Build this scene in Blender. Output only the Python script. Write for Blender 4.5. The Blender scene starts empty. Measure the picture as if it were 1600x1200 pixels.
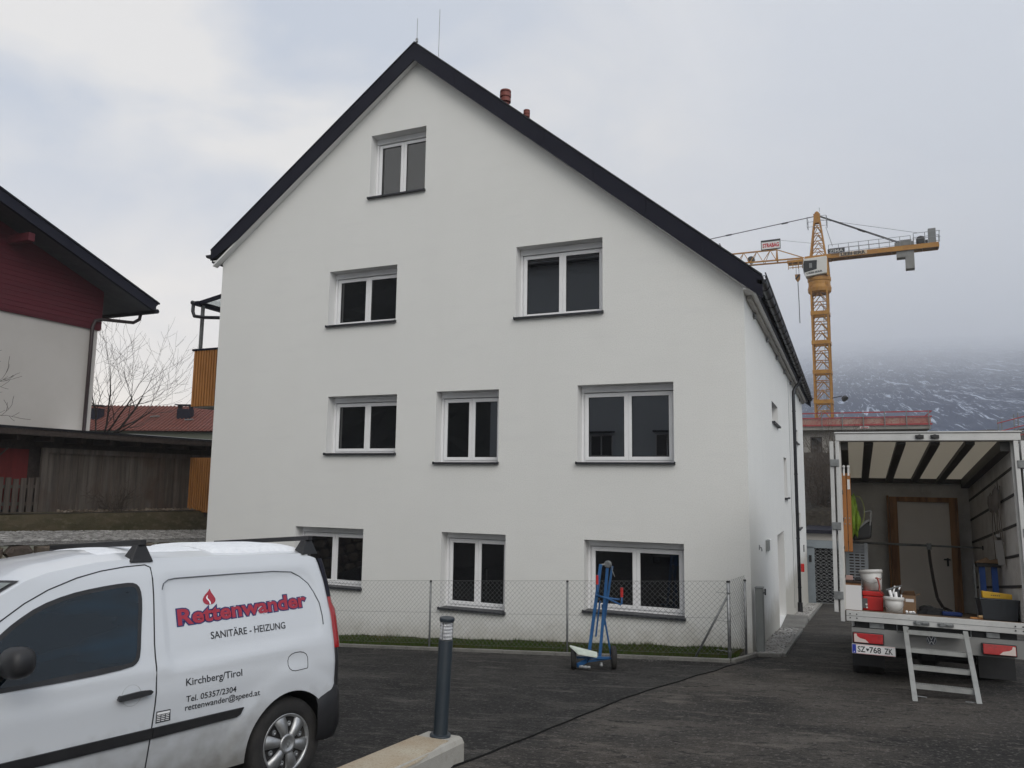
import bpy, bmesh, math, random
import numpy as np
from mathutils import Vector, Matrix, noise
rnd = random.Random(7)
R = math.radians
scene = bpy.context.scene
COL = scene.collection

# ------------------------------------------------------------------ camera
cam = bpy.data.cameras.new('camera'); cam.sensor_width = 36.0; cam.sensor_fit = 'HORIZONTAL'
cam.lens = 1206.3 / 1600 * 36.0; cam.clip_start = 0.05; cam.clip_end = 60000
camo = bpy.data.objects.new('camera', cam); COL.objects.link(camo)
CP = Vector((1.54627, -14.0, 2.723))
p_, r_, y_ = R(7.253068), R(0.772162), R(-23.303152)
fwd = Vector((math.sin(y_)*math.cos(p_), math.cos(y_)*math.cos(p_), math.sin(p_)))
rgt = Vector((math.cos(y_), -math.sin(y_), 0)); upv = rgt.cross(fwd)
r2 = rgt*math.cos(r_) + upv*math.sin(r_); u2 = upv*math.cos(r_) - rgt*math.sin(r_)
m = Matrix((r2, u2, -fwd)).transposed().to_4x4(); m.translation = CP
camo.matrix_world = m
scene.camera = camo

# ------------------------------------------------------------------ sky, sun, exposure
SUN_EL, SUN_AZ = 40.0, 134.0            # azimuth clockwise from +Y
world = bpy.data.worlds.new('World'); scene.world = world; world.use_nodes = True
nt = world.node_tree; nt.nodes.clear()
def wn(t, **k):
    n = nt.nodes.new(t)
    for a, b in k.items(): setattr(n, a, b)
    return n
out = wn('ShaderNodeOutputWorld'); bg = wn('ShaderNodeBackground'); bg.inputs['Strength'].default_value = 0.092
sky = wn('ShaderNodeTexSky', sky_type='NISHITA'); sky.sun_disc = False
sky.sun_elevation = R(SUN_EL); sky.sun_rotation = R(SUN_AZ); sky.air_density = 1.5; sky.dust_density = 2.5
tc = wn('ShaderNodeTexCoord')
mp = wn('ShaderNodeMapping'); mp.inputs['Scale'].default_value = (1.0, 1.0, 1.9)
nz = wn('ShaderNodeTexNoise'); nz.inputs['Scale'].default_value = 3.1; nz.inputs['Detail'].default_value = 6; nz.inputs['Roughness'].default_value = .5; nz.inputs['Distortion'].default_value = .35
cr = wn('ShaderNodeValToRGB')
e = cr.color_ramp.elements
e[0].position = .38; e[0].color = (4.9, 5.45, 6.45, 1); e[1].position = .60; e[1].color = (7.7, 7.55, 7.45, 1)
# brighter, warmer cloud low on the left (west), as the photo shows
sp = wn('ShaderNodeSeparateXYZ')
mr = wn('ShaderNodeMapRange'); mr.inputs['From Min'].default_value = -.85; mr.inputs['From Max'].default_value = .05; mr.inputs['To Min'].default_value = 1; mr.inputs['To Max'].default_value = 0
mr2 = wn('ShaderNodeMapRange'); mr2.inputs['From Min'].default_value = .04; mr2.inputs['From Max'].default_value = .40; mr2.inputs['To Min'].default_value = 1; mr2.inputs['To Max'].default_value = 0
mu = wn('ShaderNodeMath', operation='MULTIPLY')
mxw = wn('ShaderNodeMix', data_type='RGBA'); mxw.inputs[7].default_value = (9.0, 8.35, 7.8, 1)
mr3 = wn('ShaderNodeMapRange'); mr3.inputs['From Min'].default_value = .12; mr3.inputs['From Max'].default_value = .85; mr3.inputs['To Max'].default_value = .72
mxb = wn('ShaderNodeMix', data_type='RGBA'); mxb.inputs[7].default_value = (6.2, 7.9, 10.4, 1)      # thinner, bluer cloud to the right
mr4 = wn('ShaderNodeMapRange'); mr4.inputs['From Min'].default_value = -.1; mr4.inputs['From Max'].default_value = -.8; mr4.inputs['To Max'].default_value = .8
mxf = wn('ShaderNodeMix', data_type='RGBA'); mxf.inputs[7].default_value = (7.7, 7.65, 7.3, 1)      # warmer cloud behind the photographer
mx = wn('ShaderNodeMix', data_type='RGBA'); mx.inputs[0].default_value = .93
L = nt.links.new
L(tc.outputs['Generated'], mp.inputs['Vector']); L(mp.outputs[0], nz.inputs['Vector']); L(nz.outputs['Fac'], cr.inputs[0])
L(tc.outputs['Generated'], sp.inputs[0]); L(sp.outputs['X'], mr.inputs['Value']); L(sp.outputs['Z'], mr2.inputs['Value'])
L(mr.outputs[0], mu.inputs[0]); L(mr2.outputs[0], mu.inputs[1]); L(mu.outputs[0], mxw.inputs[0]); L(cr.outputs[0], mxw.inputs[6])
L(sp.outputs['X'], mr3.inputs['Value']); L(mr3.outputs[0], mxb.inputs[0]); L(mxw.outputs[2], mxb.inputs[6]); L(sp.outputs['Y'], mr4.inputs['Value']); L(mr4.outputs[0], mxf.inputs[0]); L(mxb.outputs[2], mxf.inputs[6])
L(sky.outputs[0], mx.inputs[6]); L(mxf.outputs[2], mx.inputs[7]); L(mx.outputs[2], bg.inputs['Color']); L(bg.outputs[0], out.inputs[0])

sun = bpy.data.lights.new('sun', 'SUN'); sun.energy = 1.4; sun.angle = R(40); sun.color = (1, .965, .91)
suno = bpy.data.objects.new('sun', sun); COL.objects.link(suno)
sd = Vector((math.sin(R(SUN_AZ))*math.cos(R(SUN_EL)), math.cos(R(SUN_AZ))*math.cos(R(SUN_EL)), math.sin(R(SUN_EL))))
suno.rotation_euler = sd.to_track_quat('Z', 'Y').to_euler()
scene.view_settings.view_transform = 'Standard'; scene.view_settings.look = 'None'
scene.view_settings.exposure = 0.34; scene.view_settings.gamma = 1.0
scene.cycles.max_bounces = 8; scene.cycles.volume_bounces = 6; scene.cycles.use_denoising = True
scene.cycles.transparent_max_bounces = 16

# ------------------------------------------------------------------ materials
def mat(name, col, rough=.7, metal=0., spec=.5, n=(), bump=(), coat=0., trans=0., ior=1.5):
    """n: list of (scale, detail, colour2, lo, hi, stretch xyz) noise layers mixed over col; bump: (scale, strength, dist, detail)"""
    M = bpy.data.materials.new(name); M.use_nodes = True; T = M.node_tree; b = T.nodes['Principled BSDF']
    b.inputs['Base Color'].default_value = (*col, 1); b.inputs['Roughness'].default_value = rough; b.inputs['Metallic'].default_value = metal
    b.inputs['Specular IOR Level'].default_value = spec; b.inputs['IOR'].default_value = ior
    if coat: b.inputs['Coat Weight'].default_value = coat; b.inputs['Coat Roughness'].default_value = .05
    if trans: b.inputs['Transmission Weight'].default_value = trans
    N = T.nodes.new; K = T.links.new
    tcn = N('ShaderNodeTexCoord'); prev = None
    for (sc, det, c2, lo, hi, st) in n:
        mpn = N('ShaderNodeMapping'); mpn.inputs['Scale'].default_value = st
        t = N('ShaderNodeTexNoise'); t.inputs['Scale'].default_value = sc; t.inputs['Detail'].default_value = det; t.inputs['Roughness'].default_value = .6
        r = N('ShaderNodeMapRange'); r.inputs['From Min'].default_value = lo; r.inputs['From Max'].default_value = hi
        mix = N('ShaderNodeMix'); mix.data_type = 'RGBA'
        K(tcn.outputs['Object'], mpn.inputs[0]); K(mpn.outputs[0], t.inputs['Vector']); K(t.outputs['Fac'], r.inputs['Value']); K(r.outputs[0], mix.inputs[0])
        if prev is None: mix.inputs[6].default_value = (*col, 1)
        else: K(prev, mix.inputs[6])
        mix.inputs[7].default_value = (*c2, 1); prev = mix.outputs[2]
    if prev is not None: K(prev, b.inputs['Base Color'])
    if bump:
        sc, stg, dist, det = bump
        t = N('ShaderNodeTexNoise'); t.inputs['Scale'].default_value = sc; t.inputs['Detail'].default_value = det
        bu = N('ShaderNodeBump'); bu.inputs['Strength'].default_value = stg; bu.inputs['Distance'].default_value = dist
        K(tcn.outputs['Object'], t.inputs['Vector']); K(t.outputs['Fac'], bu.inputs['Height']); K(bu.outputs[0], b.inputs['Normal'])
    return M
S1 = (1, 1, 1)
PLASTER = mat('plaster', (.82, .82, .795), .93, spec=.2, n=[(.45, 5, (.795, .797, .775), .42, .66, S1), (1.4, 4, (.795, .795, .77), .48, .72, (1, 1, .22)), (2.2, 6, (.785, .785, .765), .52, .70, (.45, .45, 2.2)), (48, 4, (.74, .74, .72), .42, .68, S1)], bump=(85, .45, .008, 5))
def base_dirt(M, col, h0, h1):
    '''splash dirt in ragged patches along the foot of a wall'''
    T = M.node_tree; b = T.nodes['Principled BSDF']; N = T.nodes.new; K = T.links.new; old = b.inputs['Base Color'].links[0].from_socket
    c = N('ShaderNodeTexCoord'); s = N('ShaderNodeSeparateXYZ'); m1 = N('ShaderNodeMath'); m1.operation = 'MULTIPLY_ADD'; m1.inputs[1].default_value = -.06
    n = N('ShaderNodeTexNoise'); n.inputs['Scale'].default_value = 2.6; n.inputs['Detail'].default_value = 9; n.inputs['Roughness'].default_value = .7; m2 = N('ShaderNodeMath'); m2.operation = 'MULTIPLY_ADD'; m2.inputs[1].default_value = -.9
    r = N('ShaderNodeMapRange'); r.inputs['From Min'].default_value = h0; r.inputs['From Max'].default_value = h1; r.inputs['To Min'].default_value = .95; r.inputs['To Max'].default_value = 0; x = N('ShaderNodeMix'); x.data_type = 'RGBA'
    K(c.outputs['Object'], s.inputs[0]); K(c.outputs['Object'], n.inputs['Vector']); K(s.outputs['X'], m1.inputs[0]); K(s.outputs['Z'], m1.inputs[2]); K(n.outputs['Fac'], m2.inputs[0]); K(m1.outputs[0], m2.inputs[2]); K(m2.outputs[0], r.inputs['Value']); K(r.outputs[0], x.inputs[0]); K(old, x.inputs[6]); x.inputs[7].default_value = (*col, 1); K(x.outputs[2], b.inputs['Base Color'])
base_dirt(PLASTER, (.52, .50, .45), -.55, -.10)
REVEAL = mat('reveal_plaster', (.80, .80, .79), .9, spec=.2, bump=(120, .3, .003, 3))
ANTH = mat('anthracite_sheet', (.009, .0092, .019), .6, spec=.2, n=[(1.2, 3, (.012, .0125, .023), .4, .7, S1)])
GUTTER = mat('gutter_metal', (.02, .021, .026), .32, metal=.4, n=[(9, 3, (.035, .037, .042), .45, .8, S1)])
TILE = mat('dark_roof_tile', (.04, .042, .048), .6, n=[(3, 4, (.065, .066, .07), .4, .8, S1)], bump=(8, .3, .02, 2))
PVC = mat('white_window_frame', (.88, .88, .89), .35, n=[(5, 2, (.84, .84, .85), .45, .8, S1)])
SILL = mat('dark_sill', (.028, .03, .038), .45, metal=.2)
GLASS = mat('window_glass', (.003, .0035, .005), .012, spec=.5, ior=1.93, n=[(.8, 2, (.006, .007, .009), .45, .8, S1)], bump=(.9, .04, .02, 1))
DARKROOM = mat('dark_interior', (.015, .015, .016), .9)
ASPH = mat('asphalt', (.023, .0222, .0215), .88, spec=.2, n=[(.22, 5, (.038, .0355, .033), .45, .62, S1), (1.2, 8, (.048, .045, .0415), .47, .59, (.75, 1.3, 1)), (.33, 4, (.011, .0108, .011), .46, .60, S1), (3.2, 8, (.078, .073, .067), .555, .67, (.5, 1.6, 1)), (9, 6, (.009, .009, .009), .55, .66, (.8, 1.2, 1)), (26, 6, (.095, .09, .085), .545, .68, S1), (70, 3, (.009, .009, .009), .55, .66, S1)], bump=(45, 1, .016, 6))
ASPH2 = mat('asphalt_worn', (.039, .0365, .034), .9, spec=.2, n=[(.22, 5, (.066, .057, .049), .42, .58, S1), (.9, 8, (.078, .070, .062), .46, .59, (.8, 1.2, 1)), (.4, 4, (.024, .0228, .0215), .48, .64, S1), (3.0, 8, (.112, .10, .087), .555, .67, (.55, 1.5, 1)), (9, 6, (.012, .0115, .011), .55, .66, (.8, 1.2, 1)), (26, 6, (.13, .12, .11), .545, .68, S1), (70, 3, (.012, .012, .012), .55, .66, S1)], bump=(45, 1, .016, 6))
SEAM = mat('tar_seam', (.013, .0128, .0125), .95, spec=.05, bump=(60, .6, .01, 3))
CONC = mat('pale_concrete', (.40, .385, .35), .88, n=[(2.2, 5, (.33, .315, .28), .4, .7, S1), (14, 5, (.27, .255, .22), .55, .8, S1)], bump=(60, .35, .006, 5))
WALLTOP = mat('sandy_concrete_cap', (.36, .29, .205), .92, n=[(3, 5, (.42, .38, .30), .4, .75, S1), (70, 3, (.24, .185, .12), .52, .74, S1)], bump=(90, .6, .008, 4))
KERB = mat('kerb_concrete', (.20, .195, .18), .9, n=[(2, 4, (.12, .117, .108), .4, .7, S1), (40, 3, (.27, .26, .245), .5, .8, S1)], bump=(70, .4, .006, 4))
GRASS = mat('grass', (.044, .078, .012), .9, spec=.1, n=[(1.3, 5, (.075, .075, .022), .45, .62, S1), (18, 2, (.095, .082, .035), .52, .72, S1)])
SOIL = mat('soil', (.035, .030, .018), .95, n=[(6, 5, (.05, .05, .02), .4, .7, S1)], bump=(30, .6, .02, 4))
GRAV = mat('gravel', (.17, .163, .155), .9, n=[(40, 2, (.06, .057, .054), .45, .58, S1), (19, 2, (.34, .33, .315), .55, .72, S1)], bump=(45, 1, .03, 2))
STONE = mat('pebble', (.38, .37, .355), .85, n=[(6, 2, (.24, .23, .215), .4, .65, S1), (3, 1, (.52, .51, .50), .55, .75, S1)])
GALV = mat('galvanised_steel', (.33, .34, .345), .42, metal=.75, n=[(16, 4, (.22, .225, .23), .4, .7, S1)])
GALVG = mat('weathered_post', (.22, .23, .23), .55, metal=.35, n=[(14, 4, (.14, .145, .15), .4, .7, S1)])
WIRE = mat('fence_wire', (.13, .135, .135), .5, metal=.3)
BLACK = mat('black_plastic', (.012, .012, .014), .5, n=[(9, 3, (.02, .02, .022), .4, .8, S1)], bump=(180, .15, .002, 2))
RUBBER = mat('tyre_rubber', (.018, .017, .017), .85, n=[(7, 4, (.035, .032, .028), .45, .75, S1)], bump=(50, .5, .006, 3))
STEELG = mat('grey_green_cabinet', (.27, .285, .28), .5, n=[(3, 3, (.23, .245, .24), .4, .7, S1)])
RED = mat('red_plastic', (.55, .015, .012), .4, n=[(5, 2, (.45, .012, .012), .4, .7, S1)])
ORWOOD = mat('orange_larch', (.46, .20, .055), .65, n=[(3, 5, (.30, .125, .035), .4, .7, (6, 6, .4)), (30, 3, (.36, .16, .05), .5, .8, (4, 4, .2))], bump=(40, .2, .004, 3))
GREYWOOD = mat('weathered_board', (.092, .073, .06), .92, n=[(3.5, 6, (.05, .042, .036), .38, .66, (3, 3, .25)), (1.2, 3, (.13, .115, .10), .5, .8, (4, 4, .3)), (.8, 3, (.06, .035, .025), .55, .75, S1)], bump=(30, .5, .01, 4))
DKWOOD = mat('dark_timber', (.03, .022, .019), .9, n=[(3, 5, (.05, .036, .03), .4, .7, (.4, 4, 4))], bump=(25, .4, .01, 4))
REDWOOD = mat('red_stained_board', (.092, .009, .017), .8, n=[(2, 5, (.075, .008, .015), .4, .7, (4, .3, 4))], bump=(20, .3, .006, 3))
REDDOOR = mat('red_door_paint', (.13, .012, .012), .85, n=[(3, 4, (.09, .009, .009), .4, .7, (3, 3, .5))])
OFFWH = mat('old_render', (.50, .475, .445), .93, n=[(.8, 4, (.46, .435, .405), .4, .7, S1), (70, 3, (.44, .415, .385), .45, .75, S1)], bump=(70, .5, .008, 4))
MOSS = mat('mossy_concrete', (.07, .055, .03), .95, n=[(2, 6, (.038, .034, .012), .4, .62, (1, .5, 2)), (8, 5, (.11, .09, .06), .52, .75, (1, .6, 1))], bump=(25, .7, .02, 5))
REDTILE = mat('red_roof_tile', (.16, .045, .03), .8, n=[(5, 4, (.10, .03, .022), .4, .7, S1)], bump=(6, .3, .02, 2))
BARK = mat('bare_bark', (.035, .028, .024), .9, n=[(8, 4, (.04, .034, .03), .4, .75, S1)])
TWIG = mat('bare_twig', (.045, .036, .033), .9)
BUSH = mat('brushwood', (.05, .038, .030), .92, n=[(4, 3, (.085, .065, .05), .4, .7, S1)])
SLOPE = mat('brown_slope', (.03, .024, .018), .95, n=[(.8, 6, (.028, .024, .018), .4, .65, S1), (5, 5, (.075, .06, .042), .5, .75, S1)], bump=(6, .9, .1, 5))
GROUND = mat('meadow_ground', (.055, .055, .03), .95, n=[(.05, 6, (.08, .07, .045), .4, .7, S1)])
TRAFORANGE = mat('crane_yellow', (.40, .19, .02), .55, n=[(1.2, 4, (.31, .13, .016), .4, .7, S1), (5, 4, (.16, .06, .02), .6, .8, S1)])
CABLE = mat('steel_cable', (.06, .06, .065), .6, metal=.4)
CRWHITE = mat('cab_white', (.62, .62, .60), .5, n=[(1.5, 3, (.52, .52, .50), .45, .75, S1)])
CWEIGHT = mat('counterweight_concrete', (.24, .24, .235), .9, n=[(1.1, 4, (.17, .17, .165), .4, .7, S1)])
SIGNWH = mat('sign_white', (.72, .72, .72), .5); SIGNRED = mat('sign_red', (.50, .012, .03), .5); SIGNBLK = mat('sign_black', (.015, .015, .017), .5)
NETRED = mat('red_safety_net', (.32, .135, .115), .8, n=[(1.2, 4, (.34, .24, .20), .4, .62, S1), (9, 3, (.26, .08, .07), .5, .7, S1)])
RAILRED = mat('red_rail', (.36, .05, .055), .7, n=[(3, 3, (.26, .04, .045), .4, .7, S1)])
BEIGE = mat('shell_concrete', (.30, .285, .265), .92, n=[(.7, 4, (.25, .24, .22), .4, .7, S1)], bump=(12, .3, .02, 4))
BLUEP = mat('blue_paint', (.022, .10, .26), .42, n=[(6, 4, (.03, .125, .30), .4, .75, S1), (30, 3, (.012, .05, .13), .6, .8, S1)])
VANP = None
# ------------------------------------------------------------------ helpers
WM = {}
class MB:
    def __init__(s): s.v = []; s.f = []; s.mi = []; s.cur = 0
    def add(s, vs, fs):
        o = len(s.v); s.v += [tuple(v) for v in vs]
        for f in fs: s.f.append([o+i for i in f]); s.mi.append(s.cur)
        return s
    def box(s, x0, x1, y0, y1, z0, z1, M=None):
        vs = [Vector((x, y, z)) for z in (z0, z1) for y in (y0, y1) for x in (x0, x1)]
        if M is not None: vs = [M @ v for v in vs]
        return s.add(vs, [(0,2,3,1), (4,5,7,6), (0,1,5,4), (2,6,7,3), (0,4,6,2), (1,3,7,5)])
    def obox(s, a, b, w, h, up=Vector((0,0,1))):
        """bar of w x h from a to b"""
        a, b = Vector(a), Vector(b); d = (b-a).normalized(); x = d.cross(up)
        if x.length < 1e-4: x = d.cross(Vector((0,1,0)))
        x.normalize(); z = x.cross(d); vs = []
        for q in (a, b):
            for i, j in ((-1,-1), (1,-1), (1,1), (-1,1)): vs.append(q + x*i*w/2 + z*j*h/2)
        return s.add(vs, [(3,2,1,0), (4,5,6,7), (0,1,5,4), (1,2,6,5), (2,3,7,6), (3,0,4,7)])
    def tube(s, pts, r, n=6, cap=True):
        pts = [Vector(p) for p in pts]; rs = r if isinstance(r, (list, tuple)) else [r]*len(pts)
        rings = []; ref = None
        for i, p in enumerate(pts):
            d = (pts[min(i+1, len(pts)-1)] - pts[max(i-1, 0)]).normalized()
            if ref is None:
                ref = d.cross(Vector((0,0,1)))
                if ref.length < .05: ref = d.cross(Vector((0,1,0)))
            ref = (ref - d*ref.dot(d)); ref.normalize(); w = d.cross(ref)
            rings.append([p + (ref*math.cos(2*math.pi*k/n) + w*math.sin(2*math.pi*k/n))*rs[i] for k in range(n)])
        vs = [v for g in rings for v in g]; fs = []
        for i in range(len(pts)-1):
            for k in range(n): fs.append((i*n+k, i*n+(k+1)%n, (i+1)*n+(k+1)%n, (i+1)*n+k))
        if cap: fs += [tuple(range(n))[::-1], tuple((len(pts)-1)*n+k for k in range(n))]
        return s.add(vs, fs)
    def lathe(s, prof, c=(0,0,0), ax=Vector((0,0,1)), n=24):
        """prof: (radius, height along axis)"""
        ax = Vector(ax).normalized(); c = Vector(c); x = ax.cross(Vector((0,1,0)))
        if x.length < .1: x = ax.cross(Vector((1,0,0)))
        x.normalize(); y = ax.cross(x); vs = []; fs = []
        for r, h in prof:
            for k in range(n):
                a = 2*math.pi*k/n; vs.append(c + ax*h + (x*math.cos(a)+y*math.sin(a))*r)
        for i in range(len(prof)-1):
            for k in range(n): fs.append((i*n+k, i*n+(k+1)%n, (i+1)*n+(k+1)%n, (i+1)*n+k))
        ring = tuple(prof[0]) == tuple(prof[-1])
        if prof[0][0] > 1e-6 and not ring: fs.append(tuple(range(n))[::-1])
        if prof[-1][0] > 1e-6 and not ring: fs.append(tuple((len(prof)-1)*n+k for k in range(n)))
        return s.add(vs, fs)
    def prism(s, poly, ext):
        """planar polygon (3d points) extruded by vector ext"""
        P = [Vector(p) for p in poly]; e = Vector(ext); n = len(P)
        return s.add(P + [p+e for p in P], [tuple(range(n))[::-1], tuple(range(n, 2*n))] + [(i, (i+1)%n, n+(i+1)%n, n+i) for i in range(n)])
    def grid(s, fn, us, vs_):
        nu, nv = len(us), len(vs_); pts = [fn(u, v) for v in vs_ for u in us]
        return s.add(pts, [(j*nu+i, j*nu+i+1, (j+1)*nu+i+1, (j+1)*nu+i) for j in range(nv-1) for i in range(nu-1)])
    def build(s, name, m, parent=None, smooth=False, bevel=0, fix=True, seg=2):
        me = bpy.data.meshes.new(name); me.from_pydata(s.v, [], s.f)
        ms = m if isinstance(m, (list, tuple)) else [m]
        for q in ms: me.materials.append(q)
        if len(ms) > 1: me.polygons.foreach_set('material_index', s.mi)
        if fix:
            bm = bmesh.new(); bm.from_mesh(me); bmesh.ops.recalc_face_normals(bm, faces=bm.faces); bm.to_mesh(me); bm.free()
        if smooth:
            me.shade_smooth() if hasattr(me, 'shade_smooth') else [setattr(q, 'use_smooth', True) for q in me.polygons]
        o = bpy.data.objects.new(name, me); COL.objects.link(o); attach(o, parent)
        if bevel:
            b = o.modifiers.new('bevel', 'BEVEL'); b.width = bevel; b.segments = seg; b.limit_method = 'ANGLE'; b.angle_limit = R(40)
        return o
def attach(o, parent):
    if parent is None: return
    o.parent = parent
    if parent in WM and WM[parent][1]: o.matrix_parent_inverse = WM[parent][0].inverted()
def thing(name, label, cat, loc=(0,0,0), M=None, group=None):
    """Empty at the thing's base. Without M its parts are built in world coordinates, with M in the thing's own frame."""
    o = bpy.data.objects.new(name, None); COL.objects.link(o); o.empty_display_size = .2
    W = Matrix.Translation(loc) if M is None else M
    o.matrix_world = W; WM[o] = (W.copy(), M is None)
    o['label'] = label; o['category'] = cat
    if group: o['group'] = group
    return o
def tag(o, label, cat, group=None, kind=None):
    o['label'] = label; o['category'] = cat
    if group: o['group'] = group
    if kind: o['kind'] = kind
    return o
def structure(o, kind='structure'): o['kind'] = kind; return o
def text_mesh(s, offset=0.0, res=3):
    c = bpy.data.curves.new('t', 'FONT'); c.body = s; c.size = 1; c.offset = offset; c.resolution_u = res
    o = bpy.data.objects.new('t', c); COL.objects.link(o)
    me = bpy.data.meshes.new_from_object(o.evaluated_get(bpy.context.evaluated_depsgraph_get()))
    vs = [v.co.copy() for v in me.vertices]; fs = [list(p.vertices) for p in me.polygons]
    bpy.data.objects.remove(o); bpy.data.curves.remove(c); bpy.data.meshes.remove(me)
    return vs, fs
def text_on(mb, s, org, ux, uy, width, height, offset=0.0, ref=None):
    """lettering laid on a plane: org = left end of the baseline, ux, uy unit vectors"""
    vs, fs = text_mesh(s, offset)
    if ref is None: ref = (min(v.x for v in vs), max(v.x for v in vs))
    x0, x1 = ref; org = Vector(org); ux = Vector(ux); uy = Vector(uy); k = width/(x1-x0); kh = height/.69
    return mb.add([org + ux*(v.x-x0)*k + uy*v.y*kh for v in vs], fs)
def copy_thing(o, M):
    """copy of a thing with its parts and sub-parts"""
    r = o.copy(); COL.objects.link(r); r.matrix_world = M
    for ch in o.children:
        c = ch.copy(); COL.objects.link(c); c.parent = r; c.matrix_parent_inverse = ch.matrix_parent_inverse
        for g in ch.children:
            d = g.copy(); COL.objects.link(d); d.parent = c
    return r
def lerp_tab(x, xs, ys): return float(np.interp(x, xs, ys))

# ------------------------------------------------------------------ ground
def gz(x, y):
    return .06*min(x, 3.5) - .03 - .0855*(y+1) - max(0, y-9)*.012 + .008*noise.noise((x*.35, y*.35, 3.1))
SEAMX = [(-14, -2.0), (-8.14, -1.30), (-4.79, -.90), (-1.46, -.155), (-.9, .02), (.1, .5), (22, .55)]
def seam_x(y): return lerp_tab(y, [a for a, b in SEAMX], [b for a, b in SEAMX])
def frange(a, b, n): return [a+(b-a)*i/n for i in range(n+1)]
g = MB(); g.grid(lambda u, y: ((-13.98 + (seam_x(y)+13.98)*u), y, gz(-13.98 + (seam_x(y)+13.98)*u, y)), frange(0, 1, 50), frange(-19, -1.02, 60) + [-.9, -.3, .4, 3, 8, 15, 20.2])
structure(g.build('driveway', ASPH, smooth=True, fix=False))
g = MB(); g.grid(lambda u, y: ((seam_x(y) + (9-seam_x(y))*u), y, gz(seam_x(y) + (9-seam_x(y))*u, y)), frange(0, 1, 40), frange(-19, 20.2, 110))
structure(g.build('access_road', ASPH2, smooth=True, fix=False))
g = MB()
for i in range(120):
    y0 = -8.9 + 7.75*i/119; y1 = -8.9 + 7.75*(i+1)/119
    w = lambda y: .007 + .012*abs(noise.noise((0, y*3, 1)))
    dx = lambda y: .035*noise.noise((2, y*1.6, 5))
    g.add([(seam_x(y)+dx(y)+k*w(y), y, gz(seam_x(y), y)+h) for y in (y0, y1) for k, h in ((-1, .003), (0, .016), (1, .003))], [(0,1,4,3), (1,2,5,4)])
structure(g.build('asphalt_seam', SEAM, smooth=True))
# wide sheet to the horizon, lower than everything built on it
g = MB(); g.add([(-395, -395, -4), (1795, -395, -4), (1795, 7290, -4), (-395, 7290, -4)], [(0,1,2,3)])
structure(g.build('ground', GROUND))
# lawn strip in front of the facade, with its kerb
LZ = lambda x, y: .06*x - .03 + .03*(y+1)
g = MB(); g.grid(lambda x, y: (x, y, LZ(x, y)+.03*noise.noise((x*2, y*2, 0))), frange(-12.6, -.13, 120), frange(-1.02, .02, 10))
structure(g.build('lawn_bed', SOIL, smooth=True, fix=False))
g = MB()
for i in range(30000):
    x = rnd.uniform(-12.5, -.15); y = -1.0 + .98*rnd.random()**.9
    if y > -.12 and rnd.random() < .75: continue
    z = LZ(x, y) + .03*noise.noise((x*2, y*2, 0)) - .005
    a = rnd.uniform(0, 6.28); h = rnd.uniform(.025, .08)*(1+.6*noise.noise((x*1.4, y*3, 4))); w = .007
    lx, ly = rnd.uniform(-.03, .03), rnd.uniform(-.03, .03)
    g.add([(x-math.cos(a)*w, y-math.sin(a)*w, z), (x+math.cos(a)*w, y+math.sin(a)*w, z), (x+lx, y+ly, z+h)], [(0,1,2)])
structure(g.build('lawn_grass', GRASS, fix=False), 'stuff')
g = MB()
def kerbrun(P, w=.07, top=.055, step=1.0):
    for (x0, y0), (x1, y1) in zip(P, P[1:]):
        n = max(1, round(math.hypot(x1-x0, y1-y0)/step))
        for i in range(n):
            ax, ay, bx, by = x0+(x1-x0)*i/n, y0+(y1-y0)*i/n, x0+(x1-x0)*(i+1)/n, y0+(y1-y0)*(i+1)/n
            d = Vector((bx-ax, by-ay, 0)).normalized()*.003
            g.obox((ax+d.x, ay+d.y, gz(ax, ay)+top/2-.1), (bx-d.x, by-d.y, gz(bx, by)+top/2-.1), w, top+.2)
kerbrun([(-12.9, -1.06), (-.22, -1.06)]); kerbrun([(-.19, -1.06), (.06, -.12)], step=.5); kerbrun([(.06, -.10), (.47, -.10)], step=.5)
kerbrun([(.50, -.06), (.50, 5.2)]); kerbrun([(.50, 8.3), (.50, 19.8)])
structure(g.build('kerb', KERB, bevel=.006))
# pebble strip along the right-hand wall
g = MB(); g.grid(lambda x, y: (x, y, gz(x, y)+.015), frange(.0, .47, 4), frange(-.06, 19.9, 60)); structure(g.build('pebble_bed', GRAV))
def pebble(g, x, y, z, r):
    a = rnd.uniform(0, 3.1); c, s = math.cos(a), math.sin(a); rx, ry, rz = r*rnd.uniform(.7, 1.3), r*rnd.uniform(.7, 1.1), r*rnd.uniform(.5, .8)
    vs = []
    for dz, k in ((-.7, .6), (0, 1), (.7, .6)):
        for q in range(6):
            t = q*math.pi/3; px, py = rx*k*math.cos(t), ry*k*math.sin(t); vs.append((x+px*c-py*s, y+px*s+py*c, z+rz*dz))
    g.add(vs, [tuple(range(6))[::-1]] + [(i*6+q, i*6+(q+1)%6, i*6+6+(q+1)%6, i*6+6+q) for i in (0, 1) for q in range(6)] + [(12,13,14,15,16,17)])
g = MB()
for i in range(2600):
    y = -.05 + 19.8*rnd.random()**1.5; x = rnd.uniform(.03, .45)
    if 5.4 < y < 8.2: continue
    pebble(g, x, y, gz(x, y)+.02+.02*rnd.random(), rnd.uniform(.015, .042))
structure(g.build('pebbles', STONE, smooth=True, fix=False), 'stuff')
g = MB(); g.box(.0, .52, 5.66, 7.95, -1.2, -.60); structure(g.build('door_step', KERB, bevel=.01))

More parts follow.
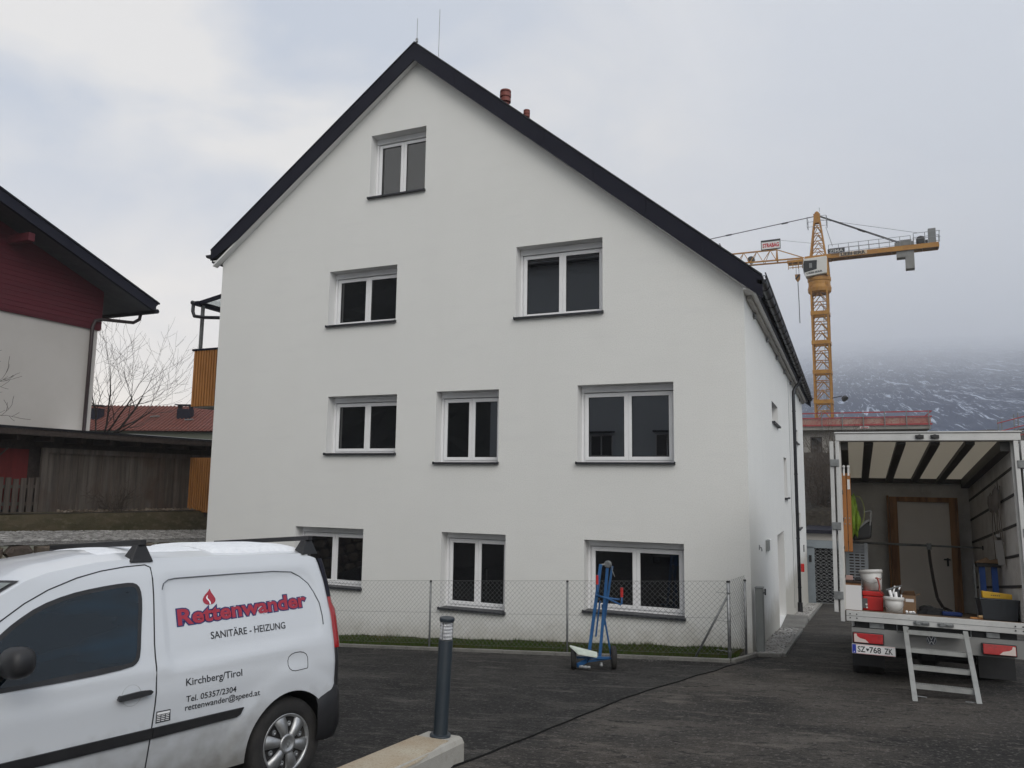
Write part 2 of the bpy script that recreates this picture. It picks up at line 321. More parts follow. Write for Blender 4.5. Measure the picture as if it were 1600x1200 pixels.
# ------------------------------------------------------------------ the white gabled house
XL = -12.184; APX, APZ = -6.86, 12.20; ZL, ZR = 8.02, 6.26; YB = 19.9
H = thing('gabled_house', 'large new white plastered house with dark gable trim and nine front windows', 'house', (-6, 0, -.4))
FW = [(-8.026,-6.61,8.993,10.457), (-9.009,-7.236,6.138,7.392), (-4.429,-2.614,5.993,7.467), (-8.911,-7.138,3.293,4.547), (-6.188,-4.768,3.105,4.569),
      (-3.114,-1.279,3.112,4.586), (-9.627,-7.858,.466,1.70), (-5.988,-4.576,.229,1.709), (-2.976,-1.129,.396,1.68)]
SW = [(5.19,6.98,4.23,4.73), (14.2,15.98,4.235,4.73), (8.55,9.72,2.385,3.51), (14.45,16.1,1.25,1.78)]
DOOR = (5.72, 7.87, -.62, 1.555)
def holed(mb, outer, holes, to3):
    bm = bmesh.new(); es = []
    for loop in [outer] + [[(a, c), (b, c), (b, d), (a, d)] for a, b, c, d in holes]:
        vs = [bm.verts.new((*p, 0)) for p in loop]
        es += [bm.edges.new((vs[i], vs[(i+1) % len(vs)])) for i in range(len(vs))]
    bmesh.ops.triangle_fill(bm, edges=es, use_beauty=True)
    bm.verts.index_update(); mb.add([to3(v.co.x, v.co.y) for v in bm.verts], [[v.index for v in f.verts] for f in bm.faces]); bm.free()
RD = .29
w = MB()
holed(w, [(XL, -3), (0, -3), (0, ZR), (APX, APZ), (XL, ZL)], FW, lambda a, b: (a, 0, b))
holed(w, [(0, -3), (YB, -3), (YB, ZR), (0, ZR)], SW+[DOOR], lambda a, b: (0, a, b))
w.add([(XL, 0, -3), (XL, YB, -3), (XL, YB, ZL), (XL, 0, ZL)], [(0,1,2,3)])
w.add([(XL, YB, -3), (0, YB, -3), (0, YB, ZR), (APX, YB, APZ), (XL, YB, ZL)], [(0,1,2,3,4)])
bmv = w
house_wall = w.build('wall', PLASTER, H, fix=False)
def reveal(F, a, b, c, d, side):
    rv = MB()
    if not side: rv.add([(a,0,c),(b,0,c),(b,0,d),(a,0,d),(a,RD,c),(b,RD,c),(b,RD,d),(a,RD,d)], [(0,1,5,4),(1,2,6,5),(2,3,7,6),(3,0,4,7)])
    else: k = .2 if (a, b, c, d) != DOOR else .32; rv.add([(0,a,c),(0,b,c),(0,b,d),(0,a,d),(-k,a,c),(-k,b,c),(-k,b,d),(-k,a,d)], [(0,1,5,4),(1,2,6,5),(2,3,7,6),(3,0,4,7)])
    rv.build('reveal', REVEAL, F, fix=False)
def window(a, b, c, d, double=True, side=False):
    """white frame, two sashes, shutter box, guide rails, dark sill; a..b across, c..d up"""
    if not side: T = lambda x0, x1, y0, y1, z0, z1: (x0, x1, y0, y1, z0, z1)
    else: T = lambda x0, x1, y0, y1, z0, z1: (-y1, -y0, x0, x1, z0, z1)
    k = .12 if not side else .05
    sb, gr = (.135, .05) if not side else (0.0, 0.0)
    fr = MB(); f0, f1, g0, g1 = a+gr, b-gr, c, d-sb; t = .045
    for q in ((f0, f0+t, g0, g1), (f1-t, f1, g0, g1), (f0+t, f1-t, g0, g0+.06), (f0+t, f1-t, g1-t*.6, g1)): fr.box(*T(q[0], q[1], .15+k, .24+k, q[2], q[3]))
    mid = (a+b)/2
    if double: fr.box(*T(mid-.012, mid+.012, .148+k, .22+k, g0+.06, g1-t*.6))
    F = fr.build('window', PVC, H, bevel=.006); reveal(F, a, b, c, d, side)
    if not side:
        s = MB(); s.box(*T(a+.002, b-.002, .236, .38, d-sb+.012, d-.002)); s.build('shutter_box', PVC, F, bevel=.004)
        for x in (a+.002, b-gr+.004): s = MB(); s.box(*T(x, x+gr-.006, .242, .32, c+.002, d-sb+.010)); s.build('guide_rail', PVC, F, bevel=.004)
    spans = [(f0+t*.55, mid-.006), (mid+.006, f1-t*.55)] if double else [(f0+t*.55, f1-t*.55)]
    for x0, x1 in spans:
        z0, z1 = g0+.05, g1-.014; r = .066; s = MB()
        for q in ((x0, x0+r, z0, z1), (x1-r, x1, z0, z1), (x0+r, x1-r, z0, z0+r), (x0+r, x1-r, z1-r, z1)): s.box(*T(q[0], q[1], .132+k, .2+k, q[2], q[3]))
        s.build('sash', PVC, F, bevel=.005)
        s = MB(); s.box(*T(x0+r-.004, x1-r+.004, .165+k, .18+k, z0+r-.004, z1-r+.004)); s.build('pane', GLASS, F)
        s = MB(); q = .007
        for u in ((x0+r, x0+r+q, z0+r, z1-r), (x1-r-q, x1-r, z0+r, z1-r), (x0+r, x1-r, z0+r, z0+r+q), (x0+r, x1-r, z1-r-q, z1-r)): s.box(*T(u[0], u[1], .15+k, .164+k, u[2], u[3]))
        s.build('gasket', BLACK, F)
    s = MB(); s.box(*T(a-.015, b+.015, -.068, .135+k, c-.018, c+.004)); s.box(*T(a-.02, b+.02, -.070, -.060, c-.030, c+.006))
    s.box(*T(a-.022, a-.012, -.070, .0, c-.036, c+.016)); s.box(*T(b+.012, b+.022, -.070, .0, c-.036, c+.016))
    s.build('sill', SILL, F)
    return F
for q in FW: window(*q)
for q in SW: window(*q, double=False, side=True)
# entrance door in the right wall
s = MB(); s.box(-.30, -.25, DOOR[0], DOOR[1], DOOR[2], DOOR[3]); dr = s.build('entrance_door', mat('door_leaf', (.40, .38, .355), .6), H); reveal(dr, *DOOR, True)
s = MB(); s.box(-.25, -.235, 7.1, 7.8, -.55, 1.45); s.build('glazing', GLASS, dr)
s = MB(); s.tube([(-.2, 6.9, .2), (-.2, 6.9, 1.1)], .016, 8); s.build('handle', GALV, dr)
# roof
OV = .20; RT = .24
sL = (APZ-ZL)/(APX-XL); sR = (ZR-APZ)/(0-APX)
apz = 12.34; xl, xr = XL-.22, .34
zl = 8.19; zr = 6.365
def slab(x0, z0, x1, z1, y0, y1, t, mb): mb.prism([(x0, y0, z0), (x1, y0, z1), (x1, y0, z1-t), (x0, y0, z0-t)], (0, y1-y0, 0))
s = MB(); slab(xl, zl+.01, APX, apz+.01, -.17, YB+.17, .20, s); slab(APX, apz+.01, xr-.08, zr+.08, -.17, YB+.17, .20, s); roof = s.build('roof', TILE, H)
for (x0, z0, x1, z1) in ((xl, zl, APX, apz), (APX, apz, xr, zr)):
    for y0, y1 in ((-.20, -.165), (YB+.165, YB+.2)):
        s = MB(); t = .395; nx = 7
        for i in range(nx):   # sheet-metal verge in lengths with fine joints
            u0, u1 = i/nx + (.0006 if i else 0), (i+1)/nx
            s.prism([(x0+(x1-x0)*u0, y0, z0+(z1-z0)*u0), (x0+(x1-x0)*u1, y0, z0+(z1-z0)*u1), (x0+(x1-x0)*u1, y0, z0+(z1-z0)*u1-t), (x0+(x1-x0)*u0, y0, z0+(z1-z0)*u0-t+ (0 if i or x0 > -10 else .16))], (0, y1-y0, 0))
        vt = s.build('verge_trim', ANTH, roof)
for (x0, z0, x1, z1) in ((xl, zl, APX, apz), (APX, apz, xr, zr)):
    s = MB(); slab(x0, z0+.035, x1, z1+.035, -.215, YB+.2, .03, s); s.build('edge_flashing', GUTTER, roof)
s = MB()
slab(XL-.16, zl-.33, APX, apz-.30, -.164, -.004, .05, s); slab(APX, apz-.30, .06, ZR-.02, -.164, -.004, .05, s)
s.box(.004, .20, -.15, YB+.1, 6.16, 6.19); s.box(XL-.18, XL-.004, -.15, YB+.1, 7.93, 7.96)
s.build('soffit', REVEAL, roof)
for x, z in ((.20, 6.13), (XL-.205, 7.90)): s = MB(); s.box(x, x+.025, -.16, YB+.14, z, z+.24); s.build('eave_board', ANTH, roof)
s = MB(); s.box(.015, .10, .3, YB, 6.08, 6.155)
s.build('vent_strip', mat('pale_timber', (.45, .43, .40), .8), roof)
s = MB()
for i in range(7): s.box(.004, .05, 1.4+i*2.7, 1.62+i*2.7, 5.98, 6.06)
s.build('rafter_end', GALVG, roof)
# half-round gutters with straps
def gutter(xc, zc, y0, y1, r=.085):
    mb = MB(); n = 9
    ring = lambda y, rr: [(xc+rr*math.cos(math.pi+math.pi*k/(n-1)), y, zc+rr*math.sin(math.pi+math.pi*k/(n-1))) for k in range(n)]
    mb.add(ring(y0, r)+ring(y1, r)+ring(y0, r-.006)+ring(y1, r-.006), [(k, k+1, n+k+1, n+k) for k in range(n-1)] + [(2*n+k, 3*n+k, 3*n+k+1, 2*n+k+1) for k in range(n-1)])
    mb.add(ring(y0, r), [tuple(range(n))]); mb.add(ring(y1, r), [tuple(range(n))])
    mb.tube([(xc+r, y0, zc), (xc+r, y1, zc)], .011, 6); mb.tube([(xc-r, y0, zc), (xc-r, y1, zc)], .006, 5)
    gt = mb.build('gutter', GUTTER, H, smooth=False)
    mb = MB(); y = y0+.5
    while y < y1:
        mb.tube([(xc+(r+.005)*math.cos(math.pi+math.pi*k/8), y, zc+(r+.005)*math.sin(math.pi+math.pi*k/8)) for k in range(9)], .009, 5); y += .72
    mb.build('gutter_strap', GUTTER, gt)
gutter(.325, 6.30, -.20, YB+.25); gutter(XL-.29, 8.10, -.20, YB+.2)
s = MB()
s.tube([(.325, 12.35, 6.24), (.325, 12.35, 6.12), (.26, 12.35, 6.0), (.16, 12.3, 5.86), (.11, 12.25, 5.74), (.105, 12.2, 5.6), (.105, 12.2, 4), (.105, 12.2, 1), (.105, 12.2, -1.15)], .052, 12)
dp = s.build('downpipe', GUTTER, H, smooth=True)
s = MB(); s.tube([(.105, 12.2, -1.2), (.105, 12.2, -.86)], .075, 12); s.build('pipe_shoe', BLACK, dp)
s = MB()
for z in (5.1, 3.1, 1.1, -.4): s.lathe([(.06, -.02), (.06, .02)], (.105, 12.2, z), n=12)
s.build('pipe_clamp', GUTTER, dp)
s = MB(); s.tube([(.012, 11.2, 6.1), (.012, 11.2, -.9)], .006, 5); s.build('lightning_conductor', GALV, H)
s = MB()
for sx in (1,):
    for y in frange(.4, YB, 24): s.tube([(.36, y, 6.42), (.36, y, 6.52), (.22, y, 6.52)], .008, 4)
    for z in (6.45, 6.52): s.tube([(.36, .2, z), (.36, YB, z)], .012, 5)
s.build('snow_guard', GUTTER, roof)
TERRA = mat('red_clay_pipe', (.22, .05, .035), .6, n=[(7, 3, (.15, .035, .028), .4, .7, S1)])
for (x, y, z0, z1, r) in ((-5.17, 1.0, 10.7, 11.47, .085), (-4.73, 1.2, 10.3, 11.02, .05)):
    s = MB(); h = z1-z0
    s.lathe([(r, 0), (r, h-r*3.4), (r*1.45, h-r*3.2), (r*1.45, h-r*2.4), (r*1.25, h-r*2.3), (r*1.25, h-r*1.9), (r*1.5, h-r*1.8), (r*1.5, h-r*.9), (r*1.3, h-r*.8), (r*1.3, h-r*.5), (r*1.5, h-r*.4), (r*1.45, h), (0, h+.01)], (x, y, z0), n=16)
    s.build('vent_pipe', TERRA, roof, smooth=False)
s = MB(); s.tube([(APX+.05, -.18, 12.33), (APX+.05, -.18, 12.92)], .007, 5); s.tube([(APX+.05, .8, 12.3), (APX+.06, .8, 13.72)], .008, 5); s.lathe([(.03, 0), (.03, .07), (.012, .1)], (APX+.05, -.18, 12.36), n=8)
s.build('lightning_rod', GALV, roof)
# fittings on the right-hand wall
s = MB(); s.box(.003, .06, 2.75, 3.05, 1.40, 1.62); s.build('intercom', STEELG, H, bevel=.005)
s = MB(); s.box(.003, .05, 3.3, 3.5, 1.38, 1.60); s.build('switch_plate', PVC, H, bevel=.005)
s = MB(); s.tube([(.0, 1.45, 1.57), (.04, 1.45, 1.57), (.05, 1.45, 1.53), (.05, 1.45, 1.50)], .010, 8); s.lathe([(.045, 0), (.045, .012)], (.003, 1.45, 1.57), ax=(1,0,0), n=12); s.build('wall_tap', GALV, H)
s = MB(); s.box(.165, .26, 12.12, 12.3, .08, .32); s.build('red_box', RED, dp, bevel=.006)
s = MB(); s.box(.003, .04, 17.2, 17.35, .3, .55); s.build('bell_panel', GALVG, H)
# balcony on the left side
s = MB(); s.box(-13.85, -12.19, 1.0, 6.0, 4.52, 4.62); bal = s.build('balcony', CONC, H)
s = MB()
x = -13.9
while x < -12.25: s.box(x, x+.052, .945, .995, 4.55, 6.0); x += .088
y = 1.0
while y < 6: s.box(-13.94, -13.90, y, y+.052, 4.55, 6.0); y += .088
s.build('batten_railing', ORWOOD, bal); s = MB(); s.box(-13.88, -12.2, 1.0, 1.012, 4.63, 5.98); s.box(-13.895, -13.88, 1.0, 6.0, 4.63, 5.98); s.build('railing_gap_shade', DKWOOD, bal)  # dark sheet added behind the battens so their gaps read as shade
s = MB(); s.box(-13.97, -12.19, .93, 1.03, 6.0, 6.05); s.box(-13.97, -13.87, 1.03, 6.0, 6.0, 6.05); s.build('handrail', ANTH, bal)
for y in (1.03, 5.8): s = MB(); s.box(-13.86, -13.79, y, y+.07, 4.62, 7.22); s.build('canopy_post', GALVG, bal)
s = MB(); s.box(-13.95, -13.83, .9, 6.1, 7.20, 7.32); s.prism([(-13.9, .95, 7.32), (-12.2, .95, 7.62), (-12.2, .95, 7.52), (-13.9, .95, 7.22)], (0, .06, 0)); s.prism([(-13.9, 5.95, 7.32), (-12.2, 5.95, 7.62), (-12.2, 5.95, 7.52), (-13.9, 5.95, 7.22)], (0, .06, 0)); s.build('canopy_frame', ANTH, bal)
s = MB(); s.prism([(-13.9, 1.01, 7.34), (-12.2, 1.01, 7.64), (-12.2, 1.01, 7.625), (-13.9, 1.01, 7.325)], (0, 4.94, 0)); s.build('canopy_glass', mat('canopy_glass', (.7, .75, .75), .05, trans=.9), bal)
s = MB(); s.tube([(-14.0, .9, 7.26), (-14.0, .9, 7.05), (-13.94, .9, 6.92), (-13.6, .9, 6.86), (-12.2, .9, 6.74)], .045, 8); s.tube([(-14.0, .85, 7.28), (-14.0, 6.1, 7.28)], .055, 8); s.build('canopy_gutter', GUTTER, bal, smooth=True)

# loose grit and dry leaves lying on the yard
g = MB()
for i in range(1100):
    if i % 5: x, y = rnd.uniform(-7, .0), -1.12-abs(rnd.gauss(0, .22)); 
    else: x, y = rnd.uniform(-6, 5), rnd.uniform(-11, -1.3)
    if -1.75 < x < -1.25 and y < -8: continue
    pebble(g, x, y, gz(x, y)+.003, rnd.uniform(.003, .009))
structure(g.build('grit', mat('grit_stone', (.11, .105, .10), .9, n=[(3, 2, (.05, .048, .046), .42, .6, S1), (2, 2, (.22, .21, .20), .6, .75, S1)]), fix=False), 'stuff')
# ------------------------------------------------------------------ chain-link fence
FN = thing('chain_link_fence', 'low chain-link fence with grey posts around the lawn strip before the house', 'fence', (-6, -.95, -.4))
FY = -.95; FH = 1.25; X0, X1 = -12.6, -.25
gf = lambda x: gz(x, FY)+.05
def mesh_panel(mb, P0, P1, h0, h1, pitch=.088, r=.0021):
    """zig-zag wires woven between two posts"""
    P0, P1 = Vector(P0), Vector(P1); Lg = (P1-P0).length; d = (P1-P0)/Lg
    n = int((Lg + h1-h0)/pitch)+1
    for sgn in (1, -1):
        for i in range(n):
            s0 = -(h1-h0) + i*pitch
            a0, a1 = max(0, s0), min(Lg, s0+(h1-h0))
            if a1-a0 < .01: continue
            za, zb = h0+(a0-s0), h0+(a1-s0)
            if sgn < 0: za, zb = h1+h0-za, h1+h0-zb
            off = d.cross(Vector((0,0,1)))*.0015*sgn
            mb.tube([P0+d*a0+Vector((0,0,za))+off, P0+d*a1+Vector((0,0,zb))+off], r, 3, cap=False)
s = MB(); xs = [-12.6, -11.1, -8.39, -5.68, -2.975, -.25]
for a, b in zip(xs, xs[1:]): mesh_panel(s, (a, FY, gf(a)), (b, FY, gf(b)), .06, 1.2)
mesh_panel(s, (-.25, FY, gf(-.25)), (-.09, -.13, gf(-.1)), .06, 1.2)
s.build('wire_mesh', WIRE, FN, fix=False)
s = MB()
for h in (.06, .62, 1.2):
    for a, b in zip(xs, xs[1:]): s.tube([(a, FY, gf(a)+h), ((a+b)/2, FY, (gf(a)+gf(b))/2+h-.006), (b, FY, gf(b)+h)], .002, 4)
    s.tube([(-.25, FY, gf(-.25)+h), (-.09, -.13, gf(-.1)+h)], .002, 4)
s.build('tension_wire', WIRE, FN)
for x, y, r in [(q, FY, .019) for q in xs[:-1]] + [(-.25, FY, .027), (-.09, -.13, .021)]:
    z = gz(x, y)
    s = MB(); s.tube([(x, y+.004, z-.3), (x, y+.004, z+FH-.02)], r, 10); po = s.build('post', GALVG if r < .02 else GALV, FN, smooth=True)
    s = MB(); s.lathe([(r+.003, 0), (r+.004, .025), (0, .032)], (x, y+.004, z+FH-.025), n=10); s.build('post_cap', BLACK, po)
    if r > .025:
        s = MB()
        for h in (.16, .62, 1.06): s.lathe([(r+.004, -.012), (r+.004, .012)], (x, y+.004, z+h), n=10); s.tube([(x-r, y-.03, z+h), (x-.20, y-.004, z+h+.005)], .0035, 4)
        s.build('post_clamp', GALV, po)
s = MB(); s.tube([(-.27, FY-.0, gz(-.25, FY)+1.0), (-.80, FY-.02, gz(-.8, FY)+.02)], .018, 8); s.build('brace', GALVG, FN, smooth=True)
U = thing('utility_post', 'slim grey post cabinet with black tap knob standing at the house corner', 'utility post', (.11, .22, -.03))
zb = gz(.1, .2)
s = MB(); s.box(.045, .175, .13, .33, zb-.1, zb+1.10); s.build('body', STEELG, U, bevel=.012)
s = MB(); s.tube([(.175, .23, zb+1.02), (.215, .23, zb+1.02)], .012, 8); s.tube([(.205, .23, zb+.985), (.205, .23, zb+1.09)], .014, 8); s.build('tap_knob', BLACK, U)
s = MB(); s.box(.04, .18, .125, .335, zb+1.10, zb+1.115); s.build('lid', GALVG, U)

# ------------------------------------------------------------------ stair-climbing hand truck in front of the fence
T = thing('hand_truck', 'blue stair-climber hand truck with red grips standing on the asphalt by the fence', 'hand truck', (-2.0, -2.5, -.03))
def sp_(x, z, y=-2.45): return Vector((x, y, z))
def rail(name, *pts, w=.036, m=BLUEP, par=None):
    s = MB()
    for a, b in zip(pts, pts[1:]): s.obox(a, b, w, w*.8, up=Vector((0,1,0)))
    return s.build(name, m, par or T, bevel=.004)
fr = rail('frame_rail', sp_(-2.098, .09, -2.52), sp_(-1.935, 1.50, -2.40), w=.045)
rail('frame_rail', sp_(-1.938, .13, -2.45), sp_(-1.845, 1.50, -2.33), w=.042)
rail('frame_rail', sp_(-1.90, .60, -2.36), sp_(-1.79, 1.47, -2.28), w=.032)
rail('support_strut', sp_(-1.80, .12, -2.30), sp_(-1.93, .90, -2.35), w=.026)
rail('support_strut', sp_(-2.02, .42, -2.38), sp_(-1.955, .95, -2.38), w=.024)
s = MB(); s.tube([sp_(-1.99, 1.05, -2.50), sp_(-1.80, 1.02, -2.52), sp_(-1.58, .945, -2.56), sp_(-1.565, .97, -2.56), sp_(-1.565, 1.06, -2.56)], .014, 8)
s.tube([sp_(-1.97, 1.02, -2.40), sp_(-1.70, .99, -2.36), sp_(-1.66, .99, -2.34)], .014, 8)
s.tube([sp_(-1.93, 1.07, -2.52), sp_(-1.945, 1.12, -2.55), sp_(-1.945, 1.24, -2.55)], .013, 8); hd = s.build('handle', BLUEP, T, smooth=True)
for x, z in ((-1.565, 1.06), (-1.945, 1.22)):
    s = MB(); prof = []
    for i in range(9): prof += [(.019 if i % 2 else .023, i*.0165)]
    s.lathe(prof, (x, -2.56, z), n=12); s.build('grip', RED, hd)
s = MB(); s.tube([sp_(-1.94, 1.49, -2.40), sp_(-1.85, 1.50, -2.34)], .015, 8); s.lathe([(.045, -.03), (.055, -.02), (.055, .02), (.045, .03)], (-1.84, -2.34, 1.50), ax=(0,1,0), n=16); s.tube([sp_(-1.79, 1.47, -2.3), sp_(-1.75, 1.42, -2.42), sp_(-1.71, 1.33, -2.42)], .006, 5); s.build('winch', GALVG, T)
s = MB(); s.obox((-2.27, -2.60, .14), (-1.74, -2.41, .14), .04, .03); s.obox((-2.1, -2.55, .09), (-1.80, -2.3, .12), .05, .03); s.obox((-2.2, -2.72, .05), (-2.1, -2.5, .10), .03, .06); s.build('axle', BLUEP, T)
axd = Vector((.566, .2, 0)).normalized()
for cx, cy in ((-2.30, -2.60), (-1.735, -2.40)):
    s = MB(); c = (cx, cy, gz(cx, cy)+.166)
    s.lathe([(.085, -.035), (.13, -.042), (.158, -.034), (.166, -.018), (.166, .018), (.158, .034), (.13, .042), (.085, .035), (.085, -.035)], c, ax=axd, n=24); wh = s.build('wheel', RUBBER, T, smooth=True)
    s = MB(); s.lathe([(.03, -.04), (.04, -.028), (.086, -.022), (.086, .022), (.04, .028), (.03, .04)], c, ax=axd, n=16); s.build('rim', mat('rusty_rim', (.12, .05, .04), .7), wh)
s = MB(); b = [(-2.34, -2.68, .30), (-1.97, -2.50, .20), (-1.93, -2.62, .165), (-2.16, -2.80, .225)]; s.prism(b, (.005, .01, .022)); s.build('load_plate', mat('mint_white_plate', (.55, .60, .53), .6, n=[(8, 4, (.42, .46, .40), .45, .75, S1)]), T, bevel=.003)
s = MB()
for dx in (0, .06, .11): s.lathe([(.02, 0), (.026, .03), (.02, .06)], (-2.17+dx, -2.72, .03), ax=(1, .3, .2), n=10)
s.build('castor', GALV, T); s = MB(); s.lathe([(.022, 0), (.03, .02), (.018, .06)], (-1.90, -2.5, .02), n=10); s.build('castor', GALV, T)

# ------------------------------------------------------------------ low wall with the bollard lamp
W_ = thing('low_wall', 'low pale concrete wall with sandy coated top beside the parked van', 'low wall', (-1.51, -8.3, .5))
s = MB(); n = 24
ys_ = frange(-8.17, -16.5, n)
for i in range(n):
    a, b = ys_[i], ys_[i+1]
    if i == 0: a = -8.17
    vs = []
    for y in (a, b):
        zt = gz(-1.5, y)+.2
        vs += [(-1.69, y, zt-.6), (-1.34, y, zt-.6), (-1.34, y, zt-.045), (-1.36, y, zt-.012), (-1.385, y, zt), (-1.665, y, zt), (-1.69, y, zt-.02)]
    s.add(vs, [(k, (k+1) % 7, 7+(k+1) % 7, 7+k) for k in range(7)])
    if i == 0: s.add(vs[:7], [tuple(range(7))])
wb = s.build('wall_body', CONC, W_)
s = MB(); n = 60; ys_ = frange(-8.36, -16.5, n)
for i in range(n):
    vs = []
    for y in (ys_[i], ys_[i+1]):
        zt = gz(-1.5, y)+.2; k = min(1, (-8.36-y)/.5); e1 = -1.40+.055*k+.006*noise.noise((y*4, 0, 0))
        vs += [(-1.672, y, zt+.003), (min(e1, -1.385), y, zt+.004), (max(e1, -1.384)+.002, y, zt-.012*k+.004 - .03*max(0, k-.4)), (max(e1, -1.384)+.004, y, zt-.03*k)]
    s.add(vs, [(0,1,5,4), (1,2,6,5), (2,3,7,6)])
s.build('cap_coating', WALLTOP, W_, smooth=True)
zt = gz(-1.5, -8.27)+.2
bt = Matrix.Translation((-1.505, -8.27, zt)) @ Matrix.Rotation(R(3.4), 4, Vector((.45, 1, 0)).normalized())
B = thing('bollard_lamp', 'dark grey bollard light with clear louvred head standing on the low concrete wall', 'bollard light', M=bt)
ANB = mat('bollard_paint', (.018, .027, .036), .42, n=[(4, 3, (.024, .034, .043), .4, .7, S1)], bump=(140, .08, .002, 2))
s = MB(); s.lathe([(.084, 0), (.084, .016), (.078, .022), (.057, .024), (.057, .757), (.05, .757)], n=32); pb = s.build('pole', ANB, B, smooth=False, bevel=.002)
for q in pb.data.polygons: q.use_smooth = len(q.vertices) == 4 and abs(q.normal.z) < .3
s = MB(); s.lathe([(.052, .757), (.052, .905)], n=32); s.build('lamp_glass', mat('lamp_glass', (.95, .96, .97), .02, trans=1.0, ior=1.03), B, smooth=True)
s = MB()
for i in range(5):
    z = .768+i*.027; s.lathe([(.030, z), (.0495, z-.004), (.0495, z+.006), (.030, z+.014), (.030, z)], n=24)
s.build('louvre', mat('louvre_metal', (.85, .85, .87), .35, metal=.3), B)
s = MB(); s.lathe([(.022, .757), (.022, .905)], n=12); s.build('lamp_core', PVC, B)
s = MB()
for k in range(3): a = 2.1*k+.4; s.tube([(.05*math.cos(a), .05*math.sin(a), .757), (.05*math.cos(a), .05*math.sin(a), .905)], .004, 5)
s.build('lamp_stay', GALV, B)
s = MB(); s.lathe([(.0, .903), (.059, .903), (.061, .908), (.061, .926), (.057, .931), (.0, .932)], n=32); s.build('cap', ANB, B)

# ------------------------------------------------------------------ the white service van
VO, VF, VN, VU = Vector((-3.05153671,-8.96930279,.40347409)), Vector((-.22486293,-.97398834,.02798903)), Vector((.97140488,-.22183456,.08462848)), Vector((-.07621822,.04621849,.99601939))
vm = Matrix((VF, VN, VU)).transposed().to_4x4(); vm.translation = VO
V = thing('delivery_van', 'white panel van with red company lettering, black bumpers and snow on its roof', 'van', M=vm)
ZS = [.2,.35,.6,.85,1.0,1.15,1.4,1.6,1.7,1.78,1.83]; YS = [.75,.79,.83,.848,.83,.80,.735,.68,.63,.52,.40]
def sm(a, b, x):
    t = min(1, max(0, (x-a)/(b-a))); return t*t*(3-2*t)
def sdpanel(x, z):
    zb = .962 + .085*(1.0-x)/1.3; zt_ = 1.558; xa, xb = -.302, 1.005
    r = .17 if (x < .4 and z > 1.3) else (.07 if x > .4 else .06)
    cx, cz = (xa+xb)/2, (zb+zt_)/2; qx = abs(x-cx)-(xb-xa)/2+r; qz = abs(z-cz)-(zt_-zb)/2+r
    return math.hypot(max(qx, 0), max(qz, 0)) + min(max(qx, qz), 0) - r
def vside(x, z):
    y = float(np.interp(z, ZS, YS))
    if x > 2.0: y *= 1 - .10*sm(2.0, 3.6, x) - .10*sm(3.1, 3.6, x)
    if x < -.32: y *= 1 - .03*sm(-.32, -.455, x)**2 - .10*sm(-.40, -.46, x)
    s_ = sdpanel(x, z)
    if s_ < .02: y -= .014*sm(.008, -.028 if z > 1.1 else -.075, s_)
    for wx in (.02, 2.55):
        d = math.hypot(x-wx, z-.33)
        if .2 < d < .56 and z > .25: y += .014*sm(.56, .46, d)
    y += .007*sm(.93, .97, z)*sm(1.06, 1.0, z)*sm(-.2, .1, x)
    return y
ZE = ([-.52,-.36,-.2,.6,1.2,1.41,1.71,1.84,2.0,2.35,2.75,3.0,3.3,3.45,3.55], [1.61,1.655,1.685,1.695,1.70,1.688,1.641,1.60,1.51,1.28,1.06,.97,.86,.72,.58])
CRN = ([-.52,0,1.2,1.9,2.75,3.3,3.55], [.05,.085,.085,.09,.10,.08,.03])
def vshift(x, z): return x + sm(-.2, -.42, x)*float(np.interp(z, [.2,1.0,1.22,1.46,1.65,1.75], [0,0,.002,.02,.06,.10]))
xsn = [-.455, -.452, -.445] + [-.435+.02*i for i in range(100)] + [1.6+.05*i for i in range(37)] + [3.44, 3.48, 3.52]
xsn = sorted(set(round(x, 4) for x in xsn)); NS, NC = 36, 8
mb = MB(); rings = []
for x in xsn:
    ze, c = float(np.interp(x, *ZE)), float(np.interp(x, *CRN)); half = [(0, .24)]
    for i in range(NS+1):
        z = .27+(ze-.27)*i/NS; half.append((vside(x, z), z))
    ye = half[-1][0]
    for k in range(1, NC+1): t = k/NC; half.append((ye*(1-t), ze+c*(1-(1-t)**2.6)))
    ring = [(vshift(x, z), y, z) for y, z in half] + [(vshift(x, z), -y, z) for y, z in half[-2:0:-1]]
    rings.append(ring)
nr = len(rings[0])
mb.add([p for q in rings for p in q], [(i*nr+k, i*nr+(k+1) % nr, (i+1)*nr+(k+1) % nr, (i+1)*nr+k) for i in range(len(rings)-1) for k in range(nr)] + [tuple(range(nr)), tuple((len(rings)-1)*nr+k for k in range(nr))])
VANW = mat('van_white_paint', (.60, .625, .66), .28, spec=.5, coat=.6)
T_ = VANW.node_tree; b_ = T_.nodes['Principled BSDF']; K_ = T_.links.new
tc_ = T_.nodes.new('ShaderNodeTexCoord'); se_ = T_.nodes.new('ShaderNodeSeparateXYZ'); no_ = T_.nodes.new('ShaderNodeTexNoise'); no_.inputs['Scale'].default_value = 9; no_.inputs['Detail'].default_value = 7
ml_ = T_.nodes.new('ShaderNodeMath'); ml_.operation = 'MULTIPLY_ADD'; ml_.inputs[1].default_value = .35
mr_ = T_.nodes.new('ShaderNodeMapRange'); mr_.inputs['From Min'].default_value = .46; mr_.inputs['From Max'].default_value = .86; mr_.inputs['To Min'].default_value = .9; mr_.inputs['To Max'].default_value = 0
mi_ = T_.nodes.new('ShaderNodeMix'); mi_.data_type = 'RGBA'; mi_.inputs[6].default_value = (.60, .625, .66, 1); mi_.inputs[7].default_value = (.22, .21, .19, 1)
